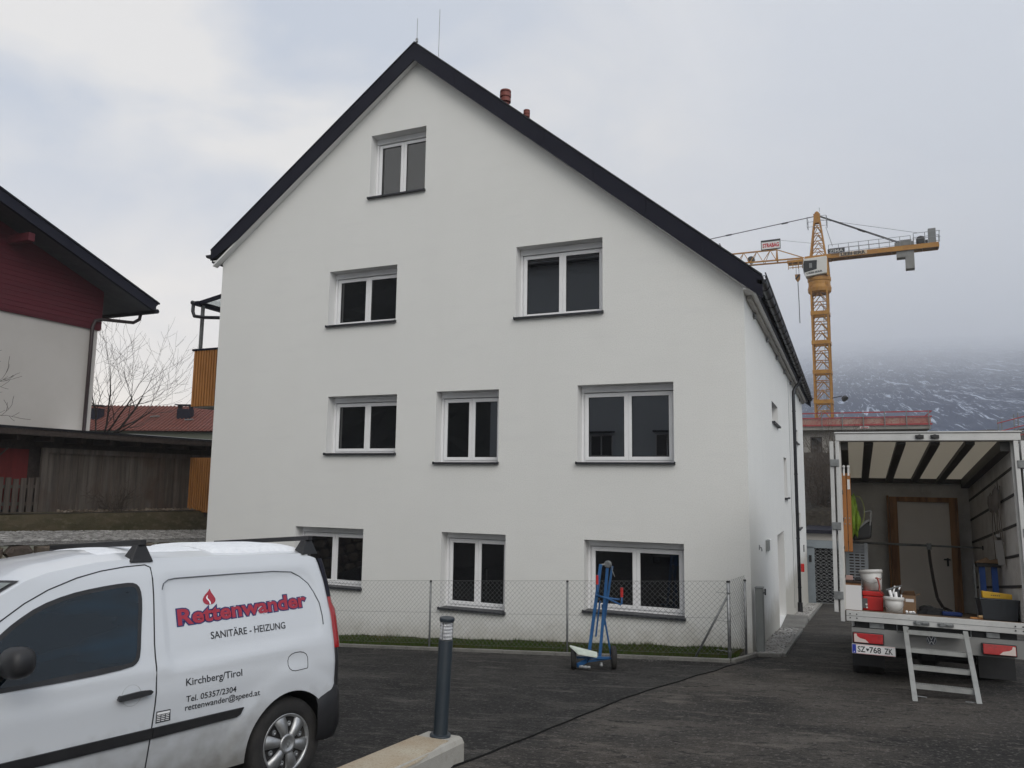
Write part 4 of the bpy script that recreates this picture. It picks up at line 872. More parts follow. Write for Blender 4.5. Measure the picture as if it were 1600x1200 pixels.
s = MB(); s.tube([(.4, 1.15, -.56), (WD-.4, 1.15, -.56)], .06, 10); s.lathe([(.05, -.14), (.13, -.08), (.13, .08), (.05, .14)], (WD/2, 1.15, -.56), ax=(1,0,0), n=16); s.build('axle', BLACK, K); s = MB(); s.box(.6, 1.1, 1.9, 2.8, -.55, -.2); s.build('fuel_tank', BLACK, K, bevel=.03)
s = MB(); pr = [(4.32, -.45), (4.32, 1.30), (4.6, 1.42), (4.95, 1.38), (5.75, .55), (6.25, .40), (6.4, .1), (6.42, -.45)]
s.prism([(.05, y, z) for y, z in pr], (WD-.10, 0, 0)); cab_ = s.build('cab', TRW, K, bevel=.05, seg=3)
s = MB(); s.prism([(.15, 5.02, 1.33), (.15, 5.72, .61), (WD-.15, 5.72, .61), (WD-.15, 5.02, 1.33)], (0, .03, .03)); s.build('windscreen', GLASS, cab_)
s = MB()
for x in (.03, WD-.055): s.prism([(x, 4.45, .5), (x, 4.45, 1.2), (x, 4.95, 1.22), (x, 5.6, .55)], (.025, 0, 0))
s.build('side_window', GLASS, cab_)

# ------------------------------------------------------------------ what stands in the truck
def tt(name, label, cat, at, group=None): return thing(name, label, cat, M=tm @ Matrix.Translation(at), group=group)
PEACH = mat('raw_timber', (.36, .19, .09), .8, n=[(3, 5, (.12, .05, .022), .4, .7, (4, 4, .4))])
o = tt('door_leaf', 'grey interior door leaning upright in its brown wooden frame inside the truck', 'door', (1.25, LN-.25, 0))
tl2 = Matrix.Rotation(R(3), 4, 'X')
s = MB(); s.box(-.385, .425, .05, .09, .0, 1.84, tl2); q = s.build('leaf', mat('grey_door_panel', (.74, .70, .65), .7, n=[(1.2, 3, (.67, .63, .58), .4, .7, S1)]), o)
s = MB(); s.box(.30, .40, .0, .045, .86, .885, tl2); s.box(.345, .375, .03, .05, .76, .90, tl2); s.build('handle', BLACK, q)
s = MB(); s.box(-.51, -.385, .0, .07, 0, 1.93, tl2); s.box(.425, .515, .0, .07, 0, 1.93, tl2); s.box(-.385, .425, .0, .07, 1.845, 1.93, tl2); s.box(-.55, -.515, .03, .16, 0, 1.95, tl2); s.box(.52, .56, .03, .16, 0, 1.93, tl2); s.build('frame', PEACH, o, bevel=.003)
o = tt('load_bar', 'round grey steel load bar spanning the truck in front of the leaning door', 'load bar', (WD/2, 3.0, 1.045))
s = MB(); s.tube([(-WD/2+.02, 0, 0), (.25, 0, 0)], .020, 10); s.tube([(.2, 0, 0), (WD/2-.02, 0, 0)], .016, 10); s.build('tube', GALVG, o, smooth=True)
s = MB()
for sg in (-1, 1): s.lathe([(.035, 0), (.035, .016)], (sg*(WD/2-.012)-(.008 if sg > 0 else .008), 0, 0), ax=(1,0,0), n=12)
s.build('end_foot', BLACK, o)
o = tt('lashing_strap', 'dark lashing strap hanging down from the steel load bar over the door', 'strap', (1.2, 2.97, 0))
s = MB(); ps = [(.05, 0, 1.03), (.06, -.005, .8), (.09, -.01, .5), (.13, -.02, .22), (.2, -.05, .08), (.32, -.12, .03)]
for a, b in zip(ps, ps[1:]): s.obox(a, b, .045, .006, up=Vector((0,1,0)))
s.build('webbing', DKWOOD, o); s = MB(); s.box(.02, .09, -.03, -.01, .98, 1.08); s.build('buckle', GALVG, o)
o = tt('folded_ladder', 'orange fibreglass folding ladder hanging upright just inside the open truck', 'ladder', (.05, .35, .77))
ORF = mat('orange_fibreglass', (.36, .14, .03), .5, n=[(2.5, 4, (.27, .10, .022), .4, .7, (3, 3, .4))])
for x in (-.047, .012):
    s = MB(); s.box(x, x+.052, -.03, .03, 0, 1.09); r_l = s.build('stile', ORF, o, bevel=.005)
    s = MB(); s.box(x+.016, x+.042, -.036, .03, 1.05, 1.17); s.lathe([(.02, 0), (.02, .02)], (x+.03, -.036, 1.18), ax=(0,-1,0), n=10); s.build('ladder_foot', PVC, r_l, bevel=.006)
s = MB()
for z in (.38, .46):
    for x in (-.02, .035): s.lathe([(.010, 0), (.010, .004)], (x, -.031, z), ax=(0,-1,0), n=8)
s.build('rung_rivet', GALV, o); s = MB(); s.box(.022, .054, -.032, -.03, .86, 1.0); s.build('paper_label', SIGNWH, o)
def blob(mb, c, r, seed, amp=.25, n=14, m_=10, flat=None):
    c = Vector(c); vs = []
    for j in range(m_+1):
        ph = math.pi*j/m_
        for i in range(n):
            th = 2*math.pi*i/n; d = Vector((math.sin(ph)*math.cos(th), math.sin(ph)*math.sin(th), math.cos(ph)))
            k = 1+amp*noise.noise(d*1.7+Vector((seed, 0, 0)))+amp*.5*noise.noise(d*4+Vector((0, seed, 0)))
            p = Vector((d.x*r[0]*k, d.y*r[1]*k, d.z*r[2]*k)); p.z = max(p.z, flat) if flat is not None else p.z; vs.append(c+p)
    mb.add(vs, [(j*n+i, j*n+(i+1) % n, (j+1)*n+(i+1) % n, (j+1)*n+i) for j in range(m_) for i in range(n)])
LIME = mat('lime_high_vis', (.19, .30, .022), .7, n=[(6, 4, (.11, .19, .016), .4, .7, S1)], bump=(20, .5, .02, 4))
o = tt('work_jacket', 'lime green high visibility jacket hanging beside the orange ladder in the truck', 'jacket', (.15, 1.05, 1.05))
s = MB(); blob(s, (-.01, 0, .26), (.06, .10, .27), 3.2, .5, 20, 16); s.build('cloth', LIME, o, smooth=True); s = MB(); blob(s, (.045, -.06, .20), (.04, .06, .12), 8.1, .5, 14, 12); blob(s, (-.02, -.03, .48), (.035, .05, .10), 5.5, .3, 14, 12); s.build('sleeve', LIME, o, smooth=True)
o = tt('air_hose', 'pale yellow-green hose looped beside the high visibility jacket in the truck', 'hose', (.2, 1.1, 1.4))
s = MB(); s.tube([(.16*math.cos(t)*.55+.0, 0, .22*math.sin(t)) for t in frange(-1.2, 2.6, 24)], .006, 6); s.build('hose_loop', mat('hose_green', (.30, .33, .10), .5), o, smooth=True)
o = tt('tool_bag', 'black tool bag with grey straps hanging under the lime jacket in the truck', 'tool bag', (.22, 1.2, .92))
s = MB(); s.prism([(-.10, -.05, .05), (.15, -.05, .10), (.17, -.05, .36), (.06, -.05, .30), (-.10, -.05, .18)], (0, .16, 0)); s.build('bag_body', BLACK, o, bevel=.03, seg=3); s = MB(); s.obox((-.06, -.06, .2), (.12, -.06, .36), .028, .006, up=Vector((0,1,0))); s.obox((.14, -.055, .28), (.16, -.055, .50), .02, .01, up=Vector((0,1,0))); s.obox((.05, -.055, .47), (.16, -.055, .50), .02, .01, up=Vector((0,1,0))); s.build('strap', mat('grey_strap', (.22, .22, .22), .7), o)
o = tt('plastic_crate', 'tall grey slotted plastic crate standing behind the white buckets in the truck', 'crate', (.165, 1.55, 0))
CRG = mat('grey_crate_plastic', (.24, .26, .285), .55); s = MB(); s.box(-.155, .155, .0, .4, 0, .03); s.box(-.155, .155, .36, .4, .03, .96); s.box(-.155, -.125, .0, .36, .03, .96); s.box(.125, .155, .0, .36, .03, .96)
zz = frange(.03, .96, 22)
for i, (a, b) in enumerate(zip(zz, zz[1:])): s.box(-.125, .125, 0, .018, a, a+(b-a)*.55)
for x in (-.125, -.045, .035, .105): s.box(x, x+.02, -.002, .016, .03, .96)
s.build('crate_body', CRG, o)
s = MB(); s.box(-.12, .12, .03, .34, .03, .8); s.build('contents', DKWOOD, o)
o = tt('white_board', 'blank white board standing upright on the truck floor below the orange ladder', 'board', (.10, .28, 0)); s = MB(); s.box(-.10, .10, 0, .02, .002, .325, Matrix.Rotation(R(-2), 4, 'X')); s.build('panel', mat('board_white', (.66, .66, .67), .6), o); s = MB(); s.box(-.10, .10, .022, .03, .002, .325, Matrix.Rotation(R(-2), 4, 'X')); s.build('backing', PEACH, o)
o = tt('wooden_box', 'brown wooden toolbox topped by a pinkish block behind the white board', 'box', (.10, .42, 0)); s = MB(); s.box(-.10, .10, 0, .22, 0, .385); s.build('carcass', PEACH, o, bevel=.004); s = MB(); s.box(-.11, .105, -.02, .23, .355, .388); s.build('lid', DKWOOD, o, bevel=.004); s = MB(); s.box(-.105, .0, .02, .12, .39, .455); s.build('block', mat('pink_insulation_block', (.42, .27, .24), .9), o, bevel=.01); s = MB(); s.box(.02, .11, .04, .16, .39, .43); s.build('black_case', BLACK, o, bevel=.008)
o = tt('red_toolcase', 'red plastic toolcase with grey clasp under the tilted white bucket in the truck', 'toolcase', (.35, .58, 0)); s = MB(); s.box(-.135, .12, 0, .22, 0, .19); cs = s.build('case_body', RED, o, bevel=.015, seg=3); s = MB(); s.box(-.14, .125, -.005, .225, .194, .262); s.build('case_lid', RED, o, bevel=.015, seg=3); s = MB(); s.box(-.135, -.075, -.012, -.001, .03, .16); s.build('clasp', mat('grey_clasp', (.10, .10, .11), .6), cs); s = MB(); s.lathe([(.014, 0), (.014, .004)], (-.09, -.013, .08), ax=(0,-1,0), n=10); s.lathe([(.012, 0), (.012, .004)], (-.085, -.013, .04), ax=(0,-1,0), n=10); s.build('clasp_sticker', SIGNWH, cs)
BW = mat('bucket_white', (.66, .66, .65), .45, n=[(5, 4, (.55, .55, .53), .45, .75, S1)])
def bucket(label, at, r0, r1, h, tilt=0):
    o = thing('bucket', label, 'bucket', M=tm @ Matrix.Translation(at) @ Matrix.Rotation(tilt, 4, 'Y'), group='white plastic buckets in the truck')
    s = MB(); s.lathe([(0, 0), (r0, 0), (r1, h), (r1-.006, h), (r0-.006, .01), (0, .01)], n=32); q = s.build('pail', BW, o, smooth=False)
    for f in q.data.polygons: f.use_smooth = len(f.vertices) == 4 and abs(f.normal.z) < .6
    s = MB(); s.lathe([(r1-.001, h-.045), (r1+.010, h-.04), (r1+.011, h-.005), (r1+.004, h+.004), (r1-.004, h)], n=32); s.build('rim', BW, q, smooth=True)
    s = MB(); s.tube([(r1*1.02*math.cos(t), -r1*.25-.9*r1*math.sin(t)*.2-.004-r1*.75*abs(math.sin(t)), h-.05-.13*math.sin(t)) for t in frange(0, math.pi, 14)], .003, 5); s.build('wire_handle', GALVG, q); return o
bucket('empty white bucket tilted on top of the red toolcase in the truck', (.352, .70, .275), .118, .142, .275, R(-5))
bk = bucket('white bucket filled with tools beside the red toolcase at the truck sill', (.597, .42, .002), .100, .117, .20)
o = tt('hand_tools', 'grey and white hand tools sticking out of the front white bucket', 'tools', (.597, .42, .1))
s = MB()
for a, b, r in (((-.05, 0, .0), (.02, -.02, .25), .012), ((-.03, .02, 0), (.08, .0, .24), .011), ((.0, -.03, 0), (-.05, -.04, .19), .02), ((.03, -.04, .02), (.02, -.06, .17), .022), ((.05, 0, 0), (.09, 0, .14), .016)): s.tube([a, ((a[0]+b[0])/2, (a[1]+b[1])/2, (a[2]+b[2])/2), b], r, 8)
s.build('handles', PVC, o, smooth=True)
s = MB(); s.obox((-.09, -.02, .19), (.06, -.03, .25), .03, .016); s.obox((-.03, .02, .2), (.1, 0, .26), .025, .014); s.build('blades', GALV, o); s = MB(); blob(s, (.045, -.01, .13), (.04, .04, .09), 2.2, .3); s.build('grips', BLACK, o, smooth=True)
o = tt('pipe_clamp', 'small red pipe clamp dangling from the tilted white bucket in the truck', 'clamp', (.42, .52, .28)); s = MB()
s.tube([(-.02, 0, .17), (.0, -.01, .12), (.01, -.01, .06), (.005, -.02, .0), (.06, -.04, -.06)], .011, 6); s.tube([(-.04, 0, .16), (.03, 0, .15)], .008, 6); s.build('clamp_body', mat('clamp_red', (.33, .06, .045), .6), o, smooth=True)
o = tt('cardboard_box', 'open brown cardboard box beside the bucket of tools in the truck', 'box', (.795, .75, 0)); CB = mat('cardboard', (.22, .135, .075), .85, n=[(3, 4, (.18, .11, .06), .4, .7, S1)]); s = MB(); s.box(-.085, .085, 0, .008, 0, .24); s.box(-.085, .085, .20, .208, 0, .24); s.box(-.085, -.077, .008, .20, 0, .24); s.box(.077, .085, .008, .20, 0, .24); s.box(-.077, .077, .008, .2, .0, .01); s.build('walls', CB, o); s = MB(); s.prism([(-.085, -.001, .24), (.085, -.001, .24), (.07, -.06, .30), (-.06, -.06, .29)], (0, .003, .003)); s.prism([(.085, 0, .24), (.085, .2, .24), (.15, .2, .27), (.15, 0, .26)], (0, 0, .004)); s.build('flap', CB, o); s = MB(); s.box(-.04, .06, -.0035, -.0015, .15, .19); s.build('tape', SIGNWH, o)
o = tt('parts_tray', 'small grey tray of pipe fittings on the truck floor by the cardboard box', 'tray', (.79, .2, 0)); s = MB(); s.box(-.07, .07, -.05, .05, 0, .012); s.build('tray_base', GALVG, o)
s = MB()
for i in range(12): x, y = rnd.uniform(-.06, .05), rnd.uniform(-.04, .04); s.lathe([(.009, 0), (.013, .004), (.013, .02), (.009, .024)], (x, y, .012+rnd.random()*.012), ax=(rnd.uniform(-1, 1), rnd.uniform(-1, 1), .6), n=8)
s.build('fittings', PVC, o)
o = tt('black_cloth', 'crumpled black cloth lying on the truck floor before the leaning door', 'cloth', (1.07, .9, 0)); s = MB(); blob(s, (0, 0, .0), (.17, .14, .10), 4.4, .5, 22, 16, flat=0.002); s.build('folds', mat('black_fabric', (.012, .012, .014), .9, bump=(18, .6, .02, 4)), o, smooth=True)
o = tt('blue_cloth', 'folded dark blue cloth lying on the truck floor', 'cloth', (1.31, .8, 0)); s = MB(); s.box(-.12, .12, -.08, .08, .002, .06); s.build('folds', mat('blue_fabric', (.012, .03, .13), .9, bump=(18, .6, .02, 4)), o, bevel=.025, seg=3)
o = tt('timber_offcut', 'pale timber offcuts lying on the truck floor by the black tub', 'offcut', (1.58, .35, 0)); s = MB(); s.box(-.11, .08, -.03, .03, .002, .022); s.build('plank', ORWOOD, o); s = MB(); s.box(-.03, .10, -.05, -.01, .024, .05, Matrix.Rotation(R(14), 4, 'Z')); s.build('batten', mat('pale_pine', (.40, .27, .13), .75), o)
o = tt('storage_tub', 'large black plastic storage tub under the yellow case on the truck floor', 'tub', (1.80, .30, 0)); s = MB(); s.add([(-.19, 0, 0), (.19, 0, 0), (.19, .38, 0), (-.19, .38, 0), (-.215, -.02, .25), (.215, -.02, .25), (.215, .40, .25), (-.215, .40, .25)], [(3,2,1,0), (0,1,5,4), (1,2,6,5), (2,3,7,6), (3,0,4,7), (4,5,6,7)]); s.build('tub_body', mat('dark_tub', (.016, .02, .026), .5), o, bevel=.012); s = MB(); s.box(-.222, .222, -.028, .41, .245, .268); s.build('rim', mat('dark_tub_rim', (.022, .027, .034), .45), o, bevel=.008)
o = tt('tool_case', 'bright yellow plastic tool case lying on the black storage tub', 'tool case', (1.80, .42, .27)); s = MB(); s.prism([(-.165, 0, .0), (.165, 0, -.0), (.165, 0, .065), (-.17, 0, .09)], (0, .10, 0)); s.build('case_shell', mat('tool_yellow', (.62, .36, .01), .45, n=[(8, 3, (.50, .28, .01), .45, .75, S1)]), o, bevel=.008); s = MB()
for i in range(5): s.box(-.07+i*.022, -.058+i*.022, -.002, -.0005, .032, .044)
s.build('printed_marks', INK, o)
o = tt('work_trestle', 'folding work trestle with blue legs and cardboard on top at the truck wall', 'trestle', (1.88, 1.45, 0)); s = MB()
for x in (-.13, .02): s.box(x, x+.075, 0, .06, .0, .70)
s.build('leg', mat('trestle_blue', (.012, .07, .30), .5), o, bevel=.004); s = MB(); s.box(-.20, -.18, -.01, .02, 0, .74); s.box(-.15, -.135, -.03, -.005, 0, .6); s.build('steel_strut', GALVG, o); s = MB(); s.box(-.16, .13, -.05, .09, .70, .75); s.build('top_beam', BLACK, o); s = MB(); s.prism([(-.17, -.08, .752), (.12, -.08, .752), (.11, -.08, .82), (.0, -.08, .79), (-.04, -.08, .83), (-.16, -.08, .77)], (0, .16, .0)); s.build('cardboard_top', CB, o)
o = tt('hanging_ropes', 'pale ropes and work gloves hanging on the inner side wall of the truck', 'ropes', (WD-.03, 1.3, 1.0)); ROPE = mat('pale_rope', (.20, .175, .15), .9)
s = MB()
for y, z0, z1 in ((-.45, .02, .78), (-.3, .02, .86), (-.15, -.2, .70), (.05, .1, .75), (.25, -.3, .72)): s.tube([(-.01, y, z1), (-.03, y+.01, (z0+z1)/2), (-.02, y, z0)], .008, 6)
s.build('rope', ROPE, o, smooth=True); s = MB()
for y, z, q_ in ((-.42, .62, .15), (-.28, .60, .18), (-.1, .58, .12), (.1, .60, .13)): blob(s, (-.05, y, z), (.04, .05, q_), y*9, .35)
s.build('glove', mat('glove_grey', (.17, .15, .135), .9), o, smooth=True)
s = MB(); s.obox((-.06, -.36, .05), (-.03, -.30, -.28), .09, .02); s.obox((-.08, -.48, .1), (-.03, -.2, .06), .04, .04); s.build('hanging_tool', mat('tool_grey', (.26, .25, .24), .6), o)
# aluminium step hooked on the sill
o = tt('step_ladder', 'short aluminium step ladder with four perforated treads leaning on the truck sill', 'step ladder', (1.0, -1.25, -.9))
mi = (tm @ Matrix.Translation((1.0, -1.25, -.9))).inverted()
TRD = mat('tread_aluminium', (.36, .365, .355), .5, metal=.45, n=[(6, 4, (.27, .275, .265), .45, .75, S1)])
def lp(x, a, z): return Vector((x-1.0, a+1.25, z+.9))
top = -.10; foot = -1.24
for sx, xt, xb in ((0, .69, .695), (1, 1.355, 1.325)):
    s = MB(); s.obox(lp(xt, top, -.155), lp(xb, foot, -.915+ (.0 if sx == 0 else 0)), .026, .055, up=Vector((1,0,0))); r_ = s.build('side_rail', TRD, o, bevel=.004)
    s = MB(); s.obox(lp(xb, foot+.02, -.905), lp(xb, foot-.01, -.93), .032, .06, up=Vector((1,0,0))); s.build('rail_foot', BLACK, r_)
s = MB(); s.tube([lp(.70, foot+.12, -.86), lp(.82, foot+.10, -.86)], .006, 5); s.build('stay_rod', GALV, o); s = MB(); s.tube([lp(1.32, foot+.12, -.86), lp(1.20, foot+.10, -.86)], .006, 5); s.build('stay_rod', GALV, o)
for a, z in ((-.12, -.185), (-.37, -.385), (-.62, -.563), (-.88, -.745)):
    s = MB(); x0, x1 = .712, 1.328; s.box(x0-1, x1-1, a+1.25-.095, a+1.25-.09, z+.9-.05, z+.9); s.box(x0-1, x1-1, a+1.25+.09, a+1.25+.095, z+.9-.05, z+.9)
    n = 22
    for i in range(n): u = x0-1+(x1-x0)*(i+.0)/n; s.box(u, u+(x1-x0)/n*.42, a+1.25-.09, a+1.25+.09, z+.9-.006, z+.9)
    for y in (-.06, -.02, .02, .06): s.box(x0-1, x1-1, a+1.25+y-.008, a+1.25+y+.008, z+.9-.010, z+.9-.0065)
    s.build('tread', TRD, o)
s = MB(); s.box(.69-1, .73-1, 1.25-.12, 1.25-.03, .9-.175, .9-.155); s.build('hook', GALV, o)
# ------------------------------------------------------------------ terrace left of the house: stone wall, gravel bed, mossy step
TZ = lambda y: 1.19 - .045*y            # top of the stone wall
g = MB(); g.grid(lambda x, y: (x, y, (TZ(y)-.02 if x > -14.3 else TZ(y)+.02+(-14.3-x)*.07) + .02*noise.noise((x*2, y*2, 0))), [-16.25, -15.6, -15, -14.5, -14.31, -14.0], frange(-14, 8, 80)); structure(g.build('gravel_bed', GRAV, smooth=True, fix=False))
g = MB()
for i in range(12000):
    x, y = -14.3-1.9*rnd.random(), rnd.uniform(-5, 7); pebble(g, x, y, TZ(y)+.03+(-14.3-x)*.07, rnd.uniform(.02, .045))
structure(g.build('gravel', mat('gravel_stones', (.27, .262, .25), .9, n=[(7, 2, (.12, .115, .11), .42, .6, S1), (4, 2, (.42, .41, .395), .55, .7, S1)]), fix=False), 'stuff')
SW_ = thing('stone_wall', 'rough natural stone retaining wall below the gravel bed behind the van', 'stone wall', (-14, -4, -1))
ST1 = mat('field_stone', (.14, .11, .08), .9, n=[(1.3, 3, (.075, .055, .045), .44, .58, S1), (2.1, 3, (.24, .215, .17), .55, .72, S1), (9, 5, (.06, .055, .035), .5, .75, S1)], bump=(14, .8, .03, 5))
s = MB(); s.box(-14.28, -14.05, -14, 8, -1.3, .80); s.build('mortar', mat('mortar_dark', (.05, .046, .04), .95, bump=(30, .6, .02, 4)), SW_)
s = MB(); y = -13.9
row = 0; zc = lambda y: TZ(y)
for row in range(7):
    y = -13.9 + rnd.random()*.3
    while y < 7.8:
        L_ = rnd.uniform(.28, .75); h = .30; zt = zc(y)-.03-row*.32
        c = Vector((-14.03, y+L_/2, zt-h/2)); n = 10; f = []; 
        for k in range(n):
            a = 2*math.pi*k/n; ca, sa = math.cos(a), math.sin(a); q = 1/max(abs(ca)/(L_/2-.015), abs(sa)/(h/2-.012)); q *= .93+.12*rnd.random(); f.append((ca*q, sa*q))
        d = rnd.uniform(.03, .09)
        s.add([c+Vector((-.05, u, v)) for u, v in f]+[c+Vector((d*.7, u*.93, v*.93)) for u, v in f]+[c+Vector((d, u*.62+rnd.uniform(-.02, .02), v*.6)) for u, v in f], [(i+b, (i+1) % n+b, (i+1) % n+n+b, i+n+b) for b in (0, n) for i in range(n)]+[tuple(2*n+i for i in range(n))]); y += L_
s.build('stones', ST1, SW_, fix=True)
MS = thing('mossy_step', 'long mossy concrete step between the gravel bed and the plank fence', 'step', (-16.3, -2, 1.3))
s = MB(); n = 40; ys_ = frange(-14, 9, n)
zt_ = lambda y: 1.79-.014*y; zb_ = lambda y: 1.33-.04*y
s.grid(lambda u, y: ((-16.25, y, zb_(y)-.3), (-16.25, y, zb_(y)), (-16.28-.04*noise.noise((y*2, 0, 0)), y, (zb_(y)+zt_(y))/2), (-16.33, y, zt_(y)), (-16.9, y, zt_(y)+.03))[int(u)], [0,1,2,3,4], ys_); s.build('step_body', MOSS, MS, smooth=False)
g = MB(); g.grid(lambda x, y: (x, y, zt_(y)+.02+.03*noise.noise((x, y, 0))), [-26, -22, -20, -18, -17, -16.34], frange(-14, 12, 20)); structure(g.build('upper_terrace', SLOPE))
g = MB()
for i in range(220):
    y = rnd.uniform(-.4, 4.3); a = rnd.uniform(0, 3.1); x = -16.75+rnd.uniform(-.2, .25); z = zt_(y)+.03; r = rnd.uniform(.03, .10)
    g.obox((x, y, z), (x+r*math.cos(a), y+r*math.sin(a), z+rnd.uniform(0, .07)), r*.7, .012)
structure(g.build('litter', mat('dry_leaves', (.14, .11, .08), .95, n=[(4, 2, (.24, .21, .18), .55, .7, S1)]), fix=False), 'stuff')
# slatted larch screen
SC = thing('larch_screen', 'narrow orange larch slat screen between the grey plank fence and the white house', 'screen', (-16, 4, 1.7))
s = MB(); x = -16.90
while x < -14.9: s.box(x, x+.048, 3.97, 4.02, 1.70, 3.34); x += .088
s.build('slats', ORWOOD, SC); s = MB(); s.box(-16.9, -14.9, 4.075, 4.085, 1.72, 3.30); s.build('backing', DKWOOD, SC); s = MB(); s.box(-16.9, -14.9, 4.022, 4.06, 1.95, 2.03); s.box(-16.9, -14.9, 4.022, 4.06, 2.98, 3.06); s.box(-16.4, -16.3, 4.06, 4.14, 1.2, 3.2); s.box(-15.2, -15.1, 4.06, 4.14, .8, 3.2); s.build('cross_rail', DKWOOD, SC)  # dark board behind the slats is added to make open gaps look shaded
# plank fence and shed
PF = thing('plank_fence', 'tall weathered grey plank fence with top rail beside the shed', 'fence', (-17, 1.8, 1.7))
s = MB(); y = -.72; i = 0
while y < 6.2:
    w = rnd.uniform(.11, .17); d = rnd.uniform(-.012, .012); s.box(-17.03+d, -17.0+d, y+.003, y+w-.003, 1.62+rnd.uniform(0, .05), 3.34+rnd.uniform(-.015, .01)); y += w
s.build('planks', GREYWOOD, PF); s = MB(); s.box(-17.0, -16.955, -.76, 6.2, 3.30, 3.43); s.build('top_rail', GREYWOOD, PF); s = MB(); s.box(-17.0, -16.93, -.78, -.62, 1.6, 3.43); s.build('corner_post', GREYWOOD, PF)
PK = thing('picket_fence', 'short row of mossy grey pickets in front of the dark red shed door', 'fence', (-16.95, -2, 1.8))
s = MB(); y = -6
while y < -.5: s.box(-16.99, -16.96, y, y+.13, 1.78, 2.66+rnd.uniform(-.03, .03)); y += .19
s.build('pickets', GREYWOOD, PK); s = MB(); s.box(-17.03, -16.995, -6, -.5, 2.0, 2.08); s.box(-17.03, -16.995, -6, -.5, 2.42, 2.50); s.build('rail', GREYWOOD, PK)
SH = thing('shed', 'dark wooden shed with flat overhanging roof and a dull red door', 'shed', (-18.5, -1, 1.8))
s = MB(); s.box(-19.6, -17.25, -9, 6.4, 1.7, 3.86); s.build('wall', DKWOOD, SH)
s = MB(); s.box(-17.245, -17.21, -3.6, -.95, 1.9, 3.38); q = s.build('red_door', REDDOOR, SH); s = MB(); s.obox((-17.19, -2.6, 2.3), (-17.19, -1.5, 3.4), .05, .02); s.box(-17.208, -17.2, -1.9, -1.88, 1.9, 3.38); s.build('batten', GREYWOOD, q)
s = MB(); s.prism([(-16.5, -9, 3.70), (-16.5, -9, 3.87), (-19.8, -9, 4.02), (-19.8, -9, 3.85)], (0, 15.8, 0)); rf = s.build('roof', DKWOOD, SH)
s = MB(); s.box(-16.53, -16.49, -9, 6.8, 3.84, 3.90); s.build('drip_edge', GUTTER, rf)
s = MB(); s.prism([(-16.5, 1.6, 3.905), (-16.6, 1.6, 3.915), (-19.8, 1.6, 4.05), (-19.8, 1.6, 4.025), ], (0, 5.2, 0)); s.build('old_snow', SNOW, rf)
y = -8.5
while y < 6.5: s = MB(); s.box(-17.24, -16.6, y, y+.10, 3.58, 3.70); s.build('rafter', DKWOOD, rf); y += .85
# the red and white neighbour house
NH = thing('neighbour_house', 'old house with dark red boarded gable over a pale rendered wall', 'house', (-22, -5, 1.8))
NX = -19.657
s = MB(); s.prism([(NX, 2.6, 1.5), (NX, 2.6, 7.235), (NX, -13, 7.235), (NX, -13, 1.5)], (-9, 0, 0)); s.build('wall', OFFWH, NH)
s = MB(); s.prism([(NX+.06, 2.66, 7.23), (NX+.06, 2.66, 8.46), (NX+.06, -5.2, 11.33), (NX+.06, -13.05, 8.46), (NX+.06, -13.05, 7.23)], (-9.1, 0, 0)); rw = s.build('boarded_gable', REDWOOD, NH)
s = MB()
z = 7.28
while z < 11.1:
    hy = 2.66 if z < 8.4 else 2.66-(z-8.34)*2.74
    s.box(NX+.062, NX+.075, -5.2-(hy+5.2), hy, z, z+.125); z += .14
s.build('boards', REDWOOD, rw)
s = MB(); x1 = -18.6
s.prism([(x1, 3.8, 8.20), (x1, -5.2, 11.49), (x1, -14.2, 8.20), (x1, -14.2, 8.05), (x1, -5.2, 11.34), (x1, 3.8, 8.05)], (-11.2, 0, 0)); nr_ = s.build('roof', TILE, NH)
s = MB(); s.prism([(x1+.03, 3.85, 8.25), (x1+.03, -5.2, 11.56), (x1+.03, -5.2, 11.27), (x1+.03, 3.66, 8.03)], (-.10, 0, 0)); s.prism([(x1+.03, -14.25, 8.25), (x1+.03, -5.2, 11.56), (x1+.03, -5.2, 11.27), (x1+.03, -14.06, 8.03)], (-.10, 0, 0)); s.build('verge_board', ANTH, nr_)
s = MB(); s.prism([(x1+.06, 3.88, 8.30), (x1+.06, -5.2, 11.63), (x1+.06, -14.28, 8.30), (x1+.06, -14.28, 8.25), (x1+.06, -5.2, 11.58), (x1+.06, 3.88, 8.25)], (-11, 0, 0)); s.build('roof_covering', ANTH, nr_)
for y, z in ((-.4, 9.35), (-5.2, 11.1)): s = MB(); s.box(NX+.08, x1-.1, y-.09, y+.09, z-.24, z-.02); s.build('purlin', REDWOOD, nr_)
s = MB(); s.tube([(x1+.02, 3.84, 8.02), (NX-9, 3.84, 8.02)], .075, 8); s.build('gutter', GUTTER, NH)
s = MB(); s.tube([(NX+.35, 3.83, 7.98), (NX+.35, 3.80, 7.80), (NX+.3, 3.62, 7.66), (NX+.12, 2.62, 7.58), (NX+.09, 2.42, 7.5), (NX+.09, 2.34, 7.3), (NX+.09, 2.34, 2)], .055, 10); s.build('downpipe', mat('brown_downpipe', (.03, .018, .018), .5), NH, smooth=True)
